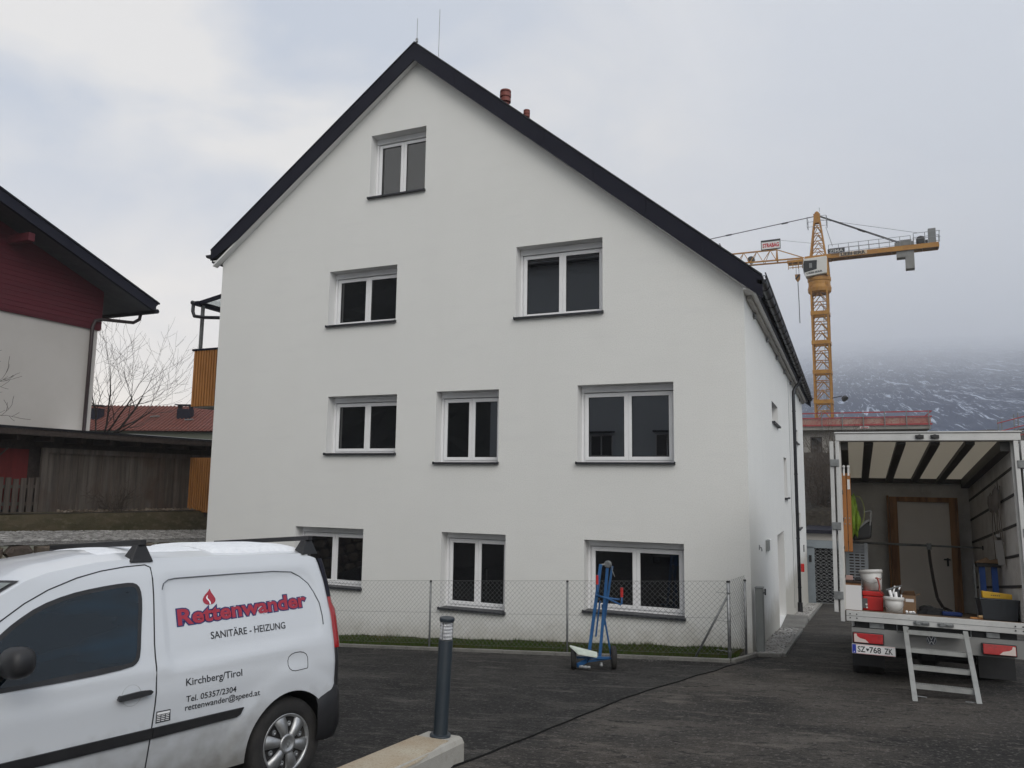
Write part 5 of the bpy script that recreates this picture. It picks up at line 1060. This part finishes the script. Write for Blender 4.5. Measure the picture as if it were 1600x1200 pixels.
# red tiled roof far behind
RH = thing('red_roof_house', 'distant low house with red tiled roof and dark chimney behind the bare tree', 'house', (-36, 20, 1))
s = MB(); c, sn = math.cos(R(23.3)), math.sin(R(23.3)); U_ = Vector((c, sn, 0)); Vv = Vector((-sn, c, 0)); P0 = Vector((-38.67, 17.7, 0))
q = lambda u, v, z: P0+U_*u+Vv*v+Vector((0, 0, z))
s.add([q(-9, 0, 5.36), (q(16, 0, 5.5)), q(16, 4.4, 7.35), q(-9, 4.4, 7.2), q(16, 8.8, 5.5), q(-9, 8.8, 5.36)], [(0,1,2,3), (3,2,4,5)]); rr = s.build('roof', REDTILE, RH)
s = MB(); u = -9
while u < 16: s.obox(q(u, .0, 5.40+.0056*(u+9)), q(u, 4.4, 7.23+.006*(u+9)), .07, .05); u += .24
s.build('tile_rolls', REDTILE, rr)
s = MB(); k = q(4.35, 2.3, 6.15); M_ = Matrix.Translation(k) @ Matrix.Rotation(R(23.3), 4, 'Z'); s.box(-.40, .40, -.3, .3, -.2, .75, M_); ch = s.build('chimney', ANTH, RH); s = MB(); s.box(-.52, .52, -.4, .4, .98, 1.03, M_)
for a in (-.34, .34): s.box(a-.03, a+.03, -.25, .25, .75, .98, M_)
s.build('chimney_cap', ANTH, ch)
s = MB(); k = q(-.9, 2.0, 6.05); M2 = Matrix.Translation(k) @ Matrix.Rotation(R(23.3), 4, 'Z'); s.box(-.3, .3, -.25, .25, -.2, .8, M2); s.box(-.4, .4, -.35, .35, .95, 1.0, M2); s.build('second_chimney', ANTH, RH)
s = MB(); s.box(-9, 16, .3, 8.5, 0, 5.4, Matrix.Translation(P0) @ Matrix.Rotation(R(23.3), 4, 'Z')); s.build('wall', mat('green_grey_render', (.13, .14, .11), .9), RH)
s = MB()
for (uu, v) in ((2.3, 2.2), (4.6, 1.7)): p = q(uu, v, 5.5+v*.42); s.obox(p, p+U_*.5+Vector((0, 0, .04)), .2, .06)
s.build('snow_hook', GALV, rr)

# ------------------------------------------------------------------ bare trees
def bare_tree(label, base, seed, starts, depth=6, twig=.004, group=None, up=.08):
    rn = random.Random(seed); t = thing('bare_tree', label, 'tree', base, group=group); tr, cr_ = MB(), MB()
    def grow(p, d, L_, r, k):
        n = 5; pts = [p]; rs = [r]; q = p.copy(); dd = d.copy(); bend = Vector((rn.gauss(0, .05), rn.gauss(0, .05), up))
        for i in range(n):
            dd = (dd + bend + Vector((rn.gauss(0, .07), rn.gauss(0, .07), rn.gauss(0, .05)))).normalized(); q = q + dd*L_/n; pts.append(q.copy()); rs.append(max(twig, r*(1-.45*(i+1)/n)))
        (tr if k < 2 else cr_).tube(pts, rs, 6 if k < 2 else (4 if k < 4 else 3), cap=False)
        if k >= depth: return
        nb = 4 if k < 2 else rn.choice((2, 3, 3))
        for j in range(nb):
            i = n if j == 0 else rn.choice((1, 2, 3, 4)); ax = Vector((rn.gauss(0, 1), rn.gauss(0, 1), rn.gauss(0, .6))); ax = (ax-dd*ax.dot(dd)).normalized(); a = rn.uniform(.1, .35) if j == 0 else rn.uniform(.55, 1.0)
            nd = (dd*math.cos(a)+ax*math.sin(a)).normalized(); grow(pts[i], nd, L_*rn.uniform(.58, .82), max(twig, rs[i]*rn.uniform(.45, .66)), k+1)
    for (p, d, L_, r, k) in starts: grow(Vector(p), Vector(d).normalized(), L_, r, k)
    p0 = Vector(base); tr.tube([p0, p0+(Vector(starts[0][0])-p0)*.5+Vector((.03, .02, 0)), Vector(starts[0][0])], [starts[0][3]*1.7, starts[0][3]*1.45, starts[0][3]*1.2], 8)
    tr.build('trunk', BARK, t, smooth=True); cr_.build('crown', TWIG, t, fix=False); return t
bare_tree('bare spreading tree behind the corner of the red gabled house', (-23.4, 5.6, 1.6), 11, [((-23.0, 5.8, 4.0), (.98, .2, .62), 2.1, .05, 1), ((-23.0, 5.8, 4.2), (.35, .1, 1), 1.9, .036, 1), ((-23.1, 5.8, 4.0), (.75, .1, 1.0), 2.0, .038, 1), ((-23.2, 5.7, 3.8), (-.2, .2, 1), 2.0, .036, 1), ((-22.4, 6.0, 4.5), (.9, .3, .35), 1.3, .028, 2)], 5)
bare_tree('bare twiggy tree reaching in front of the pale wall of the red gabled house', (-16.3, -4.4, 1.2), 29, [((-16.25, -4.3, 4.4), (.85, .55, .45), .75, .034, 1), ((-16.25, -4.3, 4.0), (.8, .5, .2), .85, .03, 1), ((-16.25, -4.3, 4.9), (.7, .5, .7), .8, .03, 1), ((-16.25, -4.3, 3.6), (.9, .6, -.02), .8, .026, 2)], 5, up=.03)
def shrub(label, base, h, seed, n=26, w=.5, group=None):
    rn = random.Random(seed); t = thing('bare_shrub', label, 'shrub', base, group=group); st, tw = MB(), MB(); B = Vector(base)
    for i in range(n):
        d = Vector((rn.gauss(0, w), rn.gauss(0, w), 1)).normalized(); L_ = h*rn.uniform(.5, 1); p = B+Vector((rn.gauss(0, .12*h), rn.gauss(0, .12*h), 0)); pts = [p]
        for k in range(5): d = (d+Vector((rn.gauss(0, .16), rn.gauss(0, .16), rn.gauss(-.03, .1)))).normalized(); pts.append(pts[-1]+d*L_/5)
        st.tube(pts, [.008*h*(1-.13*k)*.6+.003 for k in range(6)], 4, cap=False)
        for k in range(1, 6):
            for j in range(3):
                e_ = (d+Vector((rn.gauss(0, .8), rn.gauss(0, .8), rn.gauss(.1, .5)))).normalized(); a = pts[k]; b = a+e_*L_*.22; c = b+(e_+Vector((rn.gauss(0, .4), rn.gauss(0, .4), rn.gauss(0, .4))))*L_*.14
                tw.tube([a, b, c], [.005, .004, .003], 3, cap=False)
    st.build('stems', BUSH, t, fix=False); tw.build('twigs', BUSH, t, fix=False); return t
shrub('small dry shrub against the weathered plank fence', (-16.6, 1.2, 1.75), 1.1, 5, 16, .5)

# ------------------------------------------------------------------ garage end of the drive
GA = thing('garage_link', 'low flat roofed garage link with grey frame at the end of the drive', 'garage', (.8, 20.3, -2))
s = MB(); s.box(-.1, 4.8, 20.32, 20.6, .555, .83); s.box(1.8, 4.8, 20.3, 20.6, -2.6, .555); s.build('wall', OFFWH, GA); s = MB(); s.box(-.1, 4.8, 23.6, 23.8, -2.6, .83); s.build('rear_wall', OFFWH, GA)
s = MB(); s.box(-.1, 5.0, 20.1, 24, .83, .97); s.build('roof', ANTH, GA)
FRM = mat('blue_grey_frame', (.25, .285, .31), .5, n=[(2, 3, (.21, .24, .265), .4, .7, S1)])
s = MB(); s.box(-.02, .27, 20.22, 20.36, -2.4, .29); s.box(-.02, 1.8, 20.22, 20.36, .24, .55); fm = s.build('frame', FRM, GA, bevel=.008)
s = MB(); s.box(.06, .16, 20.19, 20.219, -.32, -.05); s.build('key_panel', BLACK, fm)
GT = thing('rolling_grille', 'dark rolling grille gate with wavy metal bars in the garage frame', 'gate', (1.0, 20.3, -2))
s = MB()
for i in range(17):
    z = -1.86+i*.128
    pts = [(x, 20.28, z+.062*(1 if (k % 2) else 0)) for k, x in enumerate(frange(.28, 1.78, 14))]
    s.tube(pts, .011, 4)
    s.tube([(x, 20.285, zz+.062-.0) for (x, _, zz) in [(p[0], 0, z+.062-(p[2]-z)) for p in pts]], .009, 4)
s.build('bars', GALV, GT); s = MB(); s.box(.27, 1.8, 20.25, 20.31, -2.2, -1.9); s.build('bottom_rail', GALV, GT); s = MB()
for i in range(17):
    for k, x in enumerate(frange(.28, 1.78, 14)): s.box(x-.022, x+.022, 20.262, 20.268, -1.86+i*.128+.046, -1.86+i*.128+.075) if (i+k) % 2 else None
s.build('links', mat('grille_link', (.42, .43, .43), .4, metal=.5), GT)
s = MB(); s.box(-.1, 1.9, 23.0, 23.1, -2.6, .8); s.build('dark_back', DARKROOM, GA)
# hillside behind with brushwood, then the shell of a new building
def hill(x, y): return 1.0 + (y-20.7)*.165 + .5*noise.noise((x*.25, y*.25, 3)) + .15*noise.noise((x*1.2, y*1.2, 1))
g = MB(); g.grid(lambda x, y: (x, y if y > 23.5 else 24, hill(x, y) if y > 23.5 else -3.5), frange(-3, 26, 60), [23] + frange(24, 60, 60)); structure(g.build('hillside', SLOPE, smooth=True, fix=False))
g = MB(); g.grid(lambda u, y: ((9, y, gz(9, y)-.02) if u == 0 else (9+u, y, gz(9, y) + u*.5+.3*noise.noise((u, y*.4, 0)))), [0, 1, 3, 6, 10], frange(-19, 24, 30)); structure(g.build('side_bank', SLOPE, smooth=True, fix=False))
for i, (x, y, h_) in enumerate(((.5, 24.6, 2.2), (1.2, 25.2, 2.6), (.3, 27, 3.0), (1.5, 28.5, 3.2), (.9, 31, 3.4), (2.4, 26, 2.8), (.2, 34, 2.6), (1.9, 34.5, 3.0))):
    shrub('tangled brown brushwood on the slope between house corner and truck', (x, y, hill(x, y)-.1), h_, 40+i, 34, .65, group='brushwood on the slope')
NB = thing('building_shell', 'unfinished concrete building with red edge netting behind the truck', 'building', (3, 47, 3))
s = MB(); holed(s, [(-1.15, 2), (6.2, 2), (6.2, 6.72), (-1.15, 6.72)], [(-.69, .09, 4.95, 6.27)], lambda a, b: (a, 46, b)); s.box(-1.15, 6.2, 46.3, 54, 2, 6.7); s.add([(-1.15, 46, 2), (-1.15, 46.3, 2), (-1.15, 46.3, 6.72), (-1.15, 46, 6.72)], [(0,1,2,3)]); s.add([(6.2, 46, 2), (6.2, 46.3, 2), (6.2, 46.3, 6.72), (6.2, 46, 6.72)], [(0,1,2,3)]); s.build('wall', BEIGE, NB)
s = MB(); s.box(-1.4, 7.0, 45.3, 54.5, 6.72, 6.98); s.build('slab', BEIGE, NB)
s = MB(); s.box(-.69, -.62, 46.02, 46.12, 4.95, 6.27); s.box(.02, .09, 46.02, 46.12, 4.95, 6.27); s.box(-.62, .02, 46.02, 46.12, 6.2, 6.27); s.box(-.62, .02, 46.02, 46.12, 4.95, 5.02); wf = s.build('window', DKWOOD, NB); s = MB(); s.box(-.62, .02, 46.07, 46.09, 5.02, 6.2); s.build('pane', GLASS, wf)
s = MB(); s.box(-1.4, 7.02, 45.25, 45.29, 7.05, 7.5); s.box(6.98, 7.02, 45.3, 54, 7.05, 7.5); s.build('safety_net', NETRED, NB)
s = MB()
for z in (7.55, 7.9): s.box(-1.4, 7.1, 45.2, 45.245, z-.04, z+.045); s.box(7.03, 7.07, 45.25, 54, z-.04, z+.045)
s.box(-1.4, 7.1, 45.2, 45.245, 6.98, 7.09); s.build('guard_rail', RAILRED, NB)
s = MB()
for x in frange(-1.2, 6.9, 6): s.box(x-.03, x+.03, 45.16, 45.2, 6.7, 7.95)
s.build('rail_post', GALVG, NB)
s = MB(); s.box(2.6, 3.2, 45.27, 45.29, 6.78, 6.94); s.build('warning_plate', SIGNWH, NB); s = MB(); s.box(2.65, 3.15, 45.262, 45.268, 6.80, 6.86); s.build('warning_stripe', SIGNRED, NB)
SF = thing('scaffold', 'scaffolding with red guard rails beside the raw concrete wall behind the truck', 'scaffolding', (11, 33, 2))
s = MB()
for x in frange(9.1, 15, 8):
    s.tube([(x, 32.8, 2), (x, 32.8, 6.3+.5*(x-9)*.8)], .03, 6); s.tube([(x, 33.8, 2), (x, 33.8, 6.3+.4*(x-9))], .03, 6)
s.build('standard', GALVG, SF); s = MB()
for z in (5.3, 5.75, 6.2): s.tube([(8.9, 32.78, z-.1), (15, 32.78, z+1.6)], .028, 6)
s.build('guard_rail', RAILRED, SF); s = MB(); s.prism([(9.0, 32.8, 5.0), (15, 32.8, 5.0), (15, 32.8, 5.1), (9.0, 32.8, 5.1)], (0, 1, 0)); s.prism([(9.3, 32.8, 5.6), (15, 32.8, 6.8), (15, 32.8, 6.86), (9.3, 32.8, 5.66)], (0, 1.0, 0)); s.build('deck', GREYWOOD, SF)
s = MB(); s.prism([(9.4, 34.2, 2.), (9.4, 34.2, 4.9), (10.5, 34.2, 5.3), (15, 34.2, 5.6), (15, 34.2, 2)], (0, 6, 0)); tag(s.build('site_wall', BEIGE), 'raw concrete wall of the building site behind the scaffolding', 'wall')

# ------------------------------------------------------------------ tower crane
CM = Matrix.Translation((-.40, 80.6, 2)) @ Matrix.Rotation(R(-3.5), 4, 'Z')
CR = thing('tower_crane', 'yellow tower crane with white cab and lettered counter jib above the building site', 'crane', M=CM)
def lattice(mb, P, r, n, z0, z1, diag=True):
    """square lattice: P(z) -> half width"""
    zs = frange(z0, z1, n)
    for a, b in zip(zs, zs[1:]):
        wa, wb = P(a), P(b)
        for sx, sy in ((-1,-1), (1,-1), (1,1), (-1,1)):
            nx, ny = {(-1,-1): (1,-1), (1,-1): (1,1), (1,1): (-1,1), (-1,1): (-1,-1)}[(sx, sy)]
            A0, B0 = Vector((sx*wa, sy*wa, a)), Vector((nx*wa, ny*wa, a)); A1, B1 = Vector((sx*wb, sy*wb, b)), Vector((nx*wb, ny*wb, b)); m_ = (a+b)/2
            mb.tube([A0, (A1+B1)/2], r, 4); mb.tube([B0, (A1+B1)/2], r, 4); mb.tube([A1, B1], r, 4)
HWM = .86
s = MB()
for sx in (-1, 1):
    for sy in (-1, 1): s.box(sx*HWM-.09, sx*HWM+.09, sy*HWM-.09, sy*HWM+.09, 0, 24.0)
mast = s.build('mast', TRAFORANGE, CR)
s = MB(); zz = 0
for k in range(7): lattice(s, lambda z: HWM, .05, 3, .2+k*3.42, .2+k*3.42+3.3)
s.build('mast_bracing', TRAFORANGE, mast)
for k in range(8): s = MB(); z = k*3.42; s.box(-HWM-.14, HWM+.14, -HWM-.14, -HWM+.10, z-.22, z+.22); s.box(-HWM-.14, HWM+.14, HWM-.10, HWM+.14, z-.22, z+.22); s.box(-HWM-.14, -HWM+.1, -HWM, HWM, z-.22, z+.22); s.box(HWM-.1, HWM+.14, -HWM, HWM, z-.22, z+.22); s.build('section_collar', TRAFORANGE, mast)
s = MB(); s.tube([(.35, -.3, .5), (.35, -.3, 23.8)], .03, 4); s.tube([(.7, -.3, .5), (.7, -.3, 23.8)], .03, 4)
for i in range(78): s.tube([(.35, -.3, .6+i*.3), (.7, -.3, .6+i*.3)], .018, 4)
s.build('mast_ladder', GALVG, mast)
s = MB(); s.lathe([(1.05, 22.9), (1.25, 23.1), (1.3, 23.5), (1.2, 23.9), (1.2, 24.3), (1.28, 24.4), (1.28, 24.75), (1.1, 24.9)], n=24); s.lathe([(1.1, 24.9), (.95, 25.1)], n=24)
for sx in (-1, 1):
    for sy in (-1, 1): s.obox((sx*.95, sy*.95, 24.8), (sx*.85, sy*.85, 26.9), .3, .3); s.obox((sx*.9, sy*.9, 26.6), (0, sy*.9, 25.1), .2, .2)
s.build('slewing_ring', TRAFORANGE, CR)
s = MB(); s.prism([(-1.35, -1.45, 24.75), (.95, -1.45, 25.0), (1.0, -1.45, 27.0), (-1.5, -1.45, 26.9), (-1.6, -1.45, 26.2)], (0, 1.5, 0)); cb = s.build('cab', CRWHITE, CR, bevel=.08)
s = MB(); s.prism([(-1.46, -1.47, 25.25), (-.1, -1.47, 25.55), (-.05, -1.47, 26.6), (-1.44, -1.47, 26.65), (-1.55, -1.47, 26.2)], (0, .03, 0)); s.prism([(-1.62, -1.35, 26.2), (-1.52, -1.35, 25.2), (-1.52, -.1, 25.2), (-1.62, -.1, 26.2)], (-.02, 0, 0)); cwn = s.build('cab_window', mat('cab_glass_dark', (.012, .014, .016), .12, ior=1.35), cb)
s = MB()
s.box(-.9, -.6, -1.5, -1.475, 25.75, 26.3); s.build('cab_seat', GALVG, cwn)
s = MB(); text_on(s, 'LIEBHERR', (-1.2, -1.475, 24.92+.1), (.995, 0, .09), (0, 0, 1), 1.7, .2, .03); s.build('cab_lettering', SIGNBLK, cb, fix=False)
# tower head
s = MB()
def hw(z): return .82-(z-27.2)/5.4*.62
for sx in (-1, 1):
    for sy in (-1, 1): s.tube([(sx*hw(27.2), sy*hw(27.2), 27.2), (sx*hw(32.2), sy*hw(32.2), 32.2)], .085, 6)
lattice(s, hw, .045, 5, 27.2, 32.0); s.box(-.35, .35, -.35, .35, 31.4, 32.5); s.lathe([(.22, 32.4), (.25, 32.7), (.1, 32.85)], n=12); th = s.build('tower_head', TRAFORANGE, CR)
s = MB(); 
for sx in (-1, 1):
    s.tube([(sx*.3, -.4, 31.0), (sx*.3, .4, 31.0)], .03, 4)
    for y in (-.55, .55): s.tube([(sx*1.05, y, 30.9), (sx*1.05, y, 32.1)], .035, 4)
    for z in (30.9, 31.5, 32.1): s.tube([(sx*1.05, -.55, z), (sx*1.05, .55, z)], .03, 4); s.tube([(sx*.3, -.55, z), (sx*1.05, -.55, z)], .025, 4)
s.tube([(.95, -.2, 30.8), (1.55, -.2, 28.5)], .03, 4); s.tube([(.95, .2, 30.8), (1.55, .2, 28.5)], .03, 4)
for i in range(9): t = i/8; s.tube([(.95+.6*t, -.2, 30.8-2.3*t), (.95+.6*t, .2, 30.8-2.3*t)], .02, 4)
s.tube([(.3, 0, 32.8), (.3, 0, 33.3)], .025, 4); s.build('head_platform', GALV, th)
# jib (left, triangular lattice) and counter jib (right)
s = MB(); JZ = 27.25; XE = -34
for y in (-.62, .62): s.obox((-1.6, y, JZ), (XE, y, JZ+.9), .16, .16)
s.obox((-4.6, 0, JZ+1.55), (XE, 0, JZ+2.1), .15, .15); s.obox((-4.6, 0, JZ+1.55), (-1.2, 0, JZ), .10, .10); n = 19
for i in range(n):
    x0 = -4.6-(XE+4.6)*-1*0 + (XE+4.6)*i/n; x1 = -4.6+(XE+4.6)*(i+1)/n; xm = (x0+x1)/2; zb0 = JZ+.9*(-x0-1.6)/32; zt = JZ+1.55+.55*(-xm-4.6)/30
    for y in (-.62, .62): s.tube([(x0, y, zb0), (xm, 0, zt)], .045, 4); s.tube([(xm, 0, zt), (x1, y, zb0)], .045, 4)
    s.tube([(x0, -.62, zb0), (x0, .62, zb0)], .04, 4)
for y in (-.62, .62): s.tube([(-4.6, y, JZ+.1), (-4.6, 0, JZ+1.55)], .07, 4)
jb = s.build('jib', TRAFORANGE, CR)
s = MB(); s.tube([(-9.8, -.35, 27.3), (-9.8, .35, 27.3)], .2, 10); s.tube([(-10.2, -.3, JZ+.4), (-11.3, -.3, JZ+3.1)], .07, 5); s.lathe([(.1, 0), (.42, .05), (.42, .5), (.1, .55)], (-7.6, -.25, JZ+.65), ax=(0, 1, 0), n=14); s.build('jib_winch', BLACK, jb)
s = MB(); s.box(-6.4, -4.15, -.12, -.02, JZ+1.62, JZ+2.85); sg_ = s.build('company_sign', SIGNWH, jb); s = MB(); s.box(-6.4, -4.15, -.135, -.125, JZ+2.62, JZ+2.85); s.box(-6.4, -4.15, -.135, -.125, JZ+1.62, JZ+1.74); s.box(-6.4, -6.33, -.135, -.125, JZ+1.75, JZ+2.61); s.box(-4.22, -4.15, -.135, -.125, JZ+1.75, JZ+2.61); s.build('sign_border', SIGNBLK, sg_); s = MB(); text_on(s, 'STRABAG', (-6.2, -.137, JZ+1.95), (1,0,0), (0,0,1), 1.88, .46, .04); s.build('sign_lettering', SIGNRED, sg_, fix=False)
s = MB()
for sg in (-1, 1): s.tube([(sg*.25, .0, 32.3), (-33*1 if sg < 0 else 8.9, .0, (JZ+2.0) if sg < 0 else JZ+.55)], .055, 5)
s.tube([(.25, .35, 32.3), (8.9, .45, JZ+.55)], .055, 5); s.tube([(.2, .1, 31.9), (10.5, .3, JZ+1.65)], .02, 4); s.tube([(-.2, .1, 29), (-4.2, .1, JZ+2.7)], .015, 4)
s.lathe([(.07, -.5), (.12, -.3), (.12, .3), (.07, .5)], (4.7, .18, 29.95), ax=(8.6, .1, -4.45), n=8); s.lathe([(.06, -.4), (.1, -.3), (.1, .3), (.06, .4)], (-3.6, 0, 31.95), ax=(33, 0, 2.9), n=8); s.lathe([(.06, -.4), (.1, -.3), (.1, .3), (.06, .4)], (-10.2, 0, 31.37), ax=(33, 0, 2.9), n=8)
s.build('pendant', CABLE, CR)
s = MB()
for y in (-.65, .65): s.box(-1.2, 12.3, y-.09, y+.09, JZ-.42, JZ+.12)
s.box(-1.2, 12.3, -.56, .56, JZ-.05, JZ+.02)
for x in frange(0, 12.3, 8): s.box(x-.05, x+.05, -.56, .56, JZ-.35, JZ-.06)
s.box(-1.4, 1.4, -.95, .95, JZ-.4, JZ+.05); cj = s.build('counter_jib', TRAFORANGE, CR)
s = MB()
for y in (-.8, .8):
    for z in (.65, 1.15): s.tube([(1.2, y, JZ+z), (9.6, y, JZ+z)], .028, 4)
    for x in frange(1.2, 9.6, 8): s.tube([(x, y, JZ+.1), (x, y, JZ+1.15)], .03, 4)
    for z in (.7, 1.35): s.tube([(9.9, y, JZ+z), (12.5, y, JZ+z)], .03, 4)
    for x in (9.9, 11, 12.4): s.tube([(x, y, JZ+.1), (x, y, JZ+1.35)], .035, 4)
for z in (.7, 1.35): s.tube([(12.45, -.8, JZ+z), (12.45, .8, JZ+z)], .03, 4)
s.build('walkway_rail', GALV, cj)
s = MB(); s.box(2.3, 5.2, -.78, -.745, JZ-.33, JZ+.10); pn = s.build('name_panel', mat('name_panel_pale', (.55, .42, .28), .6), cj); s = MB(); text_on(s, 'LIEBHERR', (2.45, -.785, JZ-.28), (1,0,0), (0,0,1), 2.6, .34, .05); s.build('name_lettering', SIGNBLK, pn, fix=False)
s = MB(); s.box(1.1, 2.9, -.92, -.88, JZ+.1, JZ+.62); q = s.build('site_sign', SIGNBLK, cj); s = MB(); text_on(s, 'ZIMA', (1.25, -.925, JZ+.18), (1,0,0), (0,0,1), 1.5, .34, .02); s.build('sign_letters', mat('sign_grey', (.45, .45, .45), .6), q, fix=False)
s = MB(); s.box(8.15, 9.0, -.55, .55, JZ-1.15, JZ+.25); s.box(9.0, 9.9, -.55, .55, JZ-2.5, JZ+.3); s.box(8.0, 9.9, -.7, .7, JZ+.14, JZ+.55); s.box(8.6, 9.7, -.5, .5, JZ+.55, JZ+.85); s.build('counterweight', CWEIGHT, cj, bevel=.03)
s = MB(); s.lathe([(.3, -.5), (.45, -.45), (.45, .45), (.3, .5)], (10.6, 0, JZ+.65), ax=(0, 1, 0), n=14); s.box(10.9, 11.3, -.4, .4, JZ+.1, JZ+.6); s.build('hoist_winch', BLACK, cj); s = MB(); s.box(11.35, 12.1, -.5, .3, JZ+.1, JZ+1.8); s.build('switch_cabinet', GALVG, cj, bevel=.03)
s = MB(); s.box(-3.4, -1.6, -.75, .75, JZ-.42, JZ-.14); s.box(-3.2, -1.8, -.8, -.7, JZ-1.1, JZ-1.03); s.box(-3.2, -1.8, -.8, -.7, JZ-.75, JZ-.69)
for x in (-3.3, -2.8, -2.2, -1.75): s.box(x, x+.07, -.8, -.72, JZ-1.25, JZ-.4)
s.build('trolley', TRAFORANGE, jb)
s = MB(); s.prism([(-2.65, -.15, JZ-1.75), (-2.05, -.15, JZ-1.75), (-2.1, -.15, JZ-2.35), (-2.35, -.15, JZ-2.7), (-2.6, -.15, JZ-2.35)], (0, .3, 0)); hb = s.build('hook_block', TRAFORANGE, CR, bevel=.03); s = MB(); s.prism([(-2.62, -.16, JZ-2.25), (-2.2, -.16, JZ-1.78), (-2.08, -.16, JZ-1.9), (-2.5, -.16, JZ-2.42)], (0, -.01, 0)); s.build('hazard_stripe', SIGNBLK, hb); s = MB(); s.tube([(-2.5, 0, JZ-.4), (-2.5, 0, JZ-1.8)], .02, 4); s.tube([(-2.2, 0, JZ-.4), (-2.2, 0, JZ-1.8)], .02, 4); s.tube([(-2.35, 0, JZ-2.65), (-2.3, 0, JZ-5), (-2.28, 0, JZ-7.6)], .045, 5); s.build('hoist_rope', CABLE, hb)
s = MB()
for sg in (-1, 1): s.tube([(sg*.9, -.9, 10.6), (sg*2.0, -.95, 10.8)], .05, 5); s.lathe([(.08, 0), (.3, .15), (.38, .45), (.0, .45)], (sg*2.1, -.95, 10.75), ax=(sg*.5, -.4, -.7), n=10)
s.build('floodlight', BLACK, CR)

# ------------------------------------------------------------------ mountain with patches of snow
ROCK = mat('haze_tinted_rock', (.035, .042, .058), .95)
_T = ROCK.node_tree; _b = _T.nodes['Principled BSDF']; N_ = _T.nodes.new; K_ = _T.links.new
_c = N_('ShaderNodeTexCoord'); fac = None
for sc, lo, hi, st in ((.012, .61, .67, (1, .03, .05)), (.05, .575, .63, (1, .045, .05)), (.15, .57, .62, (1, .045, .05)), (.45, .575, .63, (1, .05, .05))):
    _m = N_('ShaderNodeMapping'); _m.inputs['Scale'].default_value = st; _m.inputs['Rotation'].default_value = (0, 0, 0); _n = N_('ShaderNodeTexNoise'); _n.inputs['Scale'].default_value = sc; _n.inputs['Detail'].default_value = 9; _n.inputs['Roughness'].default_value = .68; _n.inputs['Distortion'].default_value = 1.6
    _r = N_('ShaderNodeMapRange'); _r.inputs['From Min'].default_value = lo; _r.inputs['From Max'].default_value = hi
    K_(_c.outputs['Object'], _m.inputs[0]); K_(_m.outputs[0], _n.inputs['Vector']); K_(_n.outputs['Fac'], _r.inputs['Value'])
    if fac is None: fac = _r.outputs[0]
    else:
        _x = N_('ShaderNodeMath'); _x.operation = 'MAXIMUM'; K_(fac, _x.inputs[0]); K_(_r.outputs[0], _x.inputs[1]); fac = _x.outputs[0]
_mix = N_('ShaderNodeMix'); _mix.data_type = 'RGBA'; _mix.inputs[6].default_value = (.026, .042, .085, 1); _mix.inputs[7].default_value = (.36, .41, .50, 1); K_(fac, _mix.inputs[0]); K_(_mix.outputs[2], _b.inputs['Base Color'])  # blue of the distance haze is put into the rock colour
MD, MZ = [150, 220, 330, 700, 1600, 3500, 5200, 7000], [9, 17.5, 35, 88, 227, 557, 872, 1210]
g = MB()
def mtn(a, d):
    z = float(np.interp(d, MD, MZ)); x, y = math.sin(a)*d, math.cos(a)*d
    k = min(1, max(0, (d-150)/2200)); z *= 1+.05*noise.noise((a*9, 3, 0))+.016*noise.fractal((a*60, math.log(d)*7, 2), .8, 2.1, 6); z += k*0; return (x, y, z)
g.grid(mtn, [R(-9+25*i/220) for i in range(221)], [150+6800*(i/240)**2.2 for i in range(241)])
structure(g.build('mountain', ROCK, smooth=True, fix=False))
# the street side behind the photographer: it shows in the panes and shades the facade as there
OH = thing('house_opposite', 'pale house with dark windows mirrored in the panes of the white house', 'house', (-10, -34, 2))
s = MB(); s.box(-20.5, 3, -46, -33, -2, 17.6); s.build('wall', mat('pale_blue_render', (.74, .79, .85), .9), OH); s = MB(); s.prism([(-21.2, -32.4, 17.3), (-21.2, -39.5, 20.5), (-21.2, -46.6, 17.3)], (24.9, 0, 0)); s.build('roof', TILE, OH)
for z in (4.4, 12.0):
    for x in (-17.6, -13.4, -9.2, -5.2, -1.2):
        s = MB(); s.box(x, x+1.5, -33.0, -32.94, z, z+1.4); wf = s.build('window', PVC, OH); s = MB(); s.box(x+.08, x+.70, -32.93, -32.91, z+.1, z+1.32); s.box(x+.80, x+1.42, -32.93, -32.91, z+.1, z+1.32); s.build('pane', GLASS, wf); s = MB(); s.box(x-.1, x+1.6, -32.94, -32.6, z+1.5, z+1.6); s.build('shade_box', ANTH, wf)
g = MB(); g.grid(lambda x, u: (x, -50-u*112, -3+u**.8*70*(1+.12*noise.noise((x*.02, u*3, 0)))*min(1, max(0, (-24-x)/16))+3*noise.noise((x*.2, u*20, 0))), frange(-260, -15, 80), frange(0, 1, 30)); structure(g.build('wooded_hill', mat('dark_forest', (.006, .008, .005), .95, n=[(.3, 5, (.012, .015, .008), .4, .7, S1)])))

# ------------------------------------------------------------------ haze
g = MB(); g.box(-400, 1800, -400, 7300, -5.2, 1400); hz = g.build('haze', None); hz['kind'] = 'stuff'
HM = bpy.data.materials.new('haze_air'); HM.use_nodes = True; T_ = HM.node_tree; T_.nodes.clear()
o_ = T_.nodes.new('ShaderNodeOutputMaterial'); v_ = T_.nodes.new('ShaderNodeVolumePrincipled'); v_.inputs['Color'].default_value = (.96, .975, 1, 1); v_.inputs['Density'].default_value = .00060; v_.inputs['Anisotropy'].default_value = .15
T_.links.new(v_.outputs[0], o_.inputs['Volume']); hz.data.materials.clear(); hz.data.materials.append(HM)
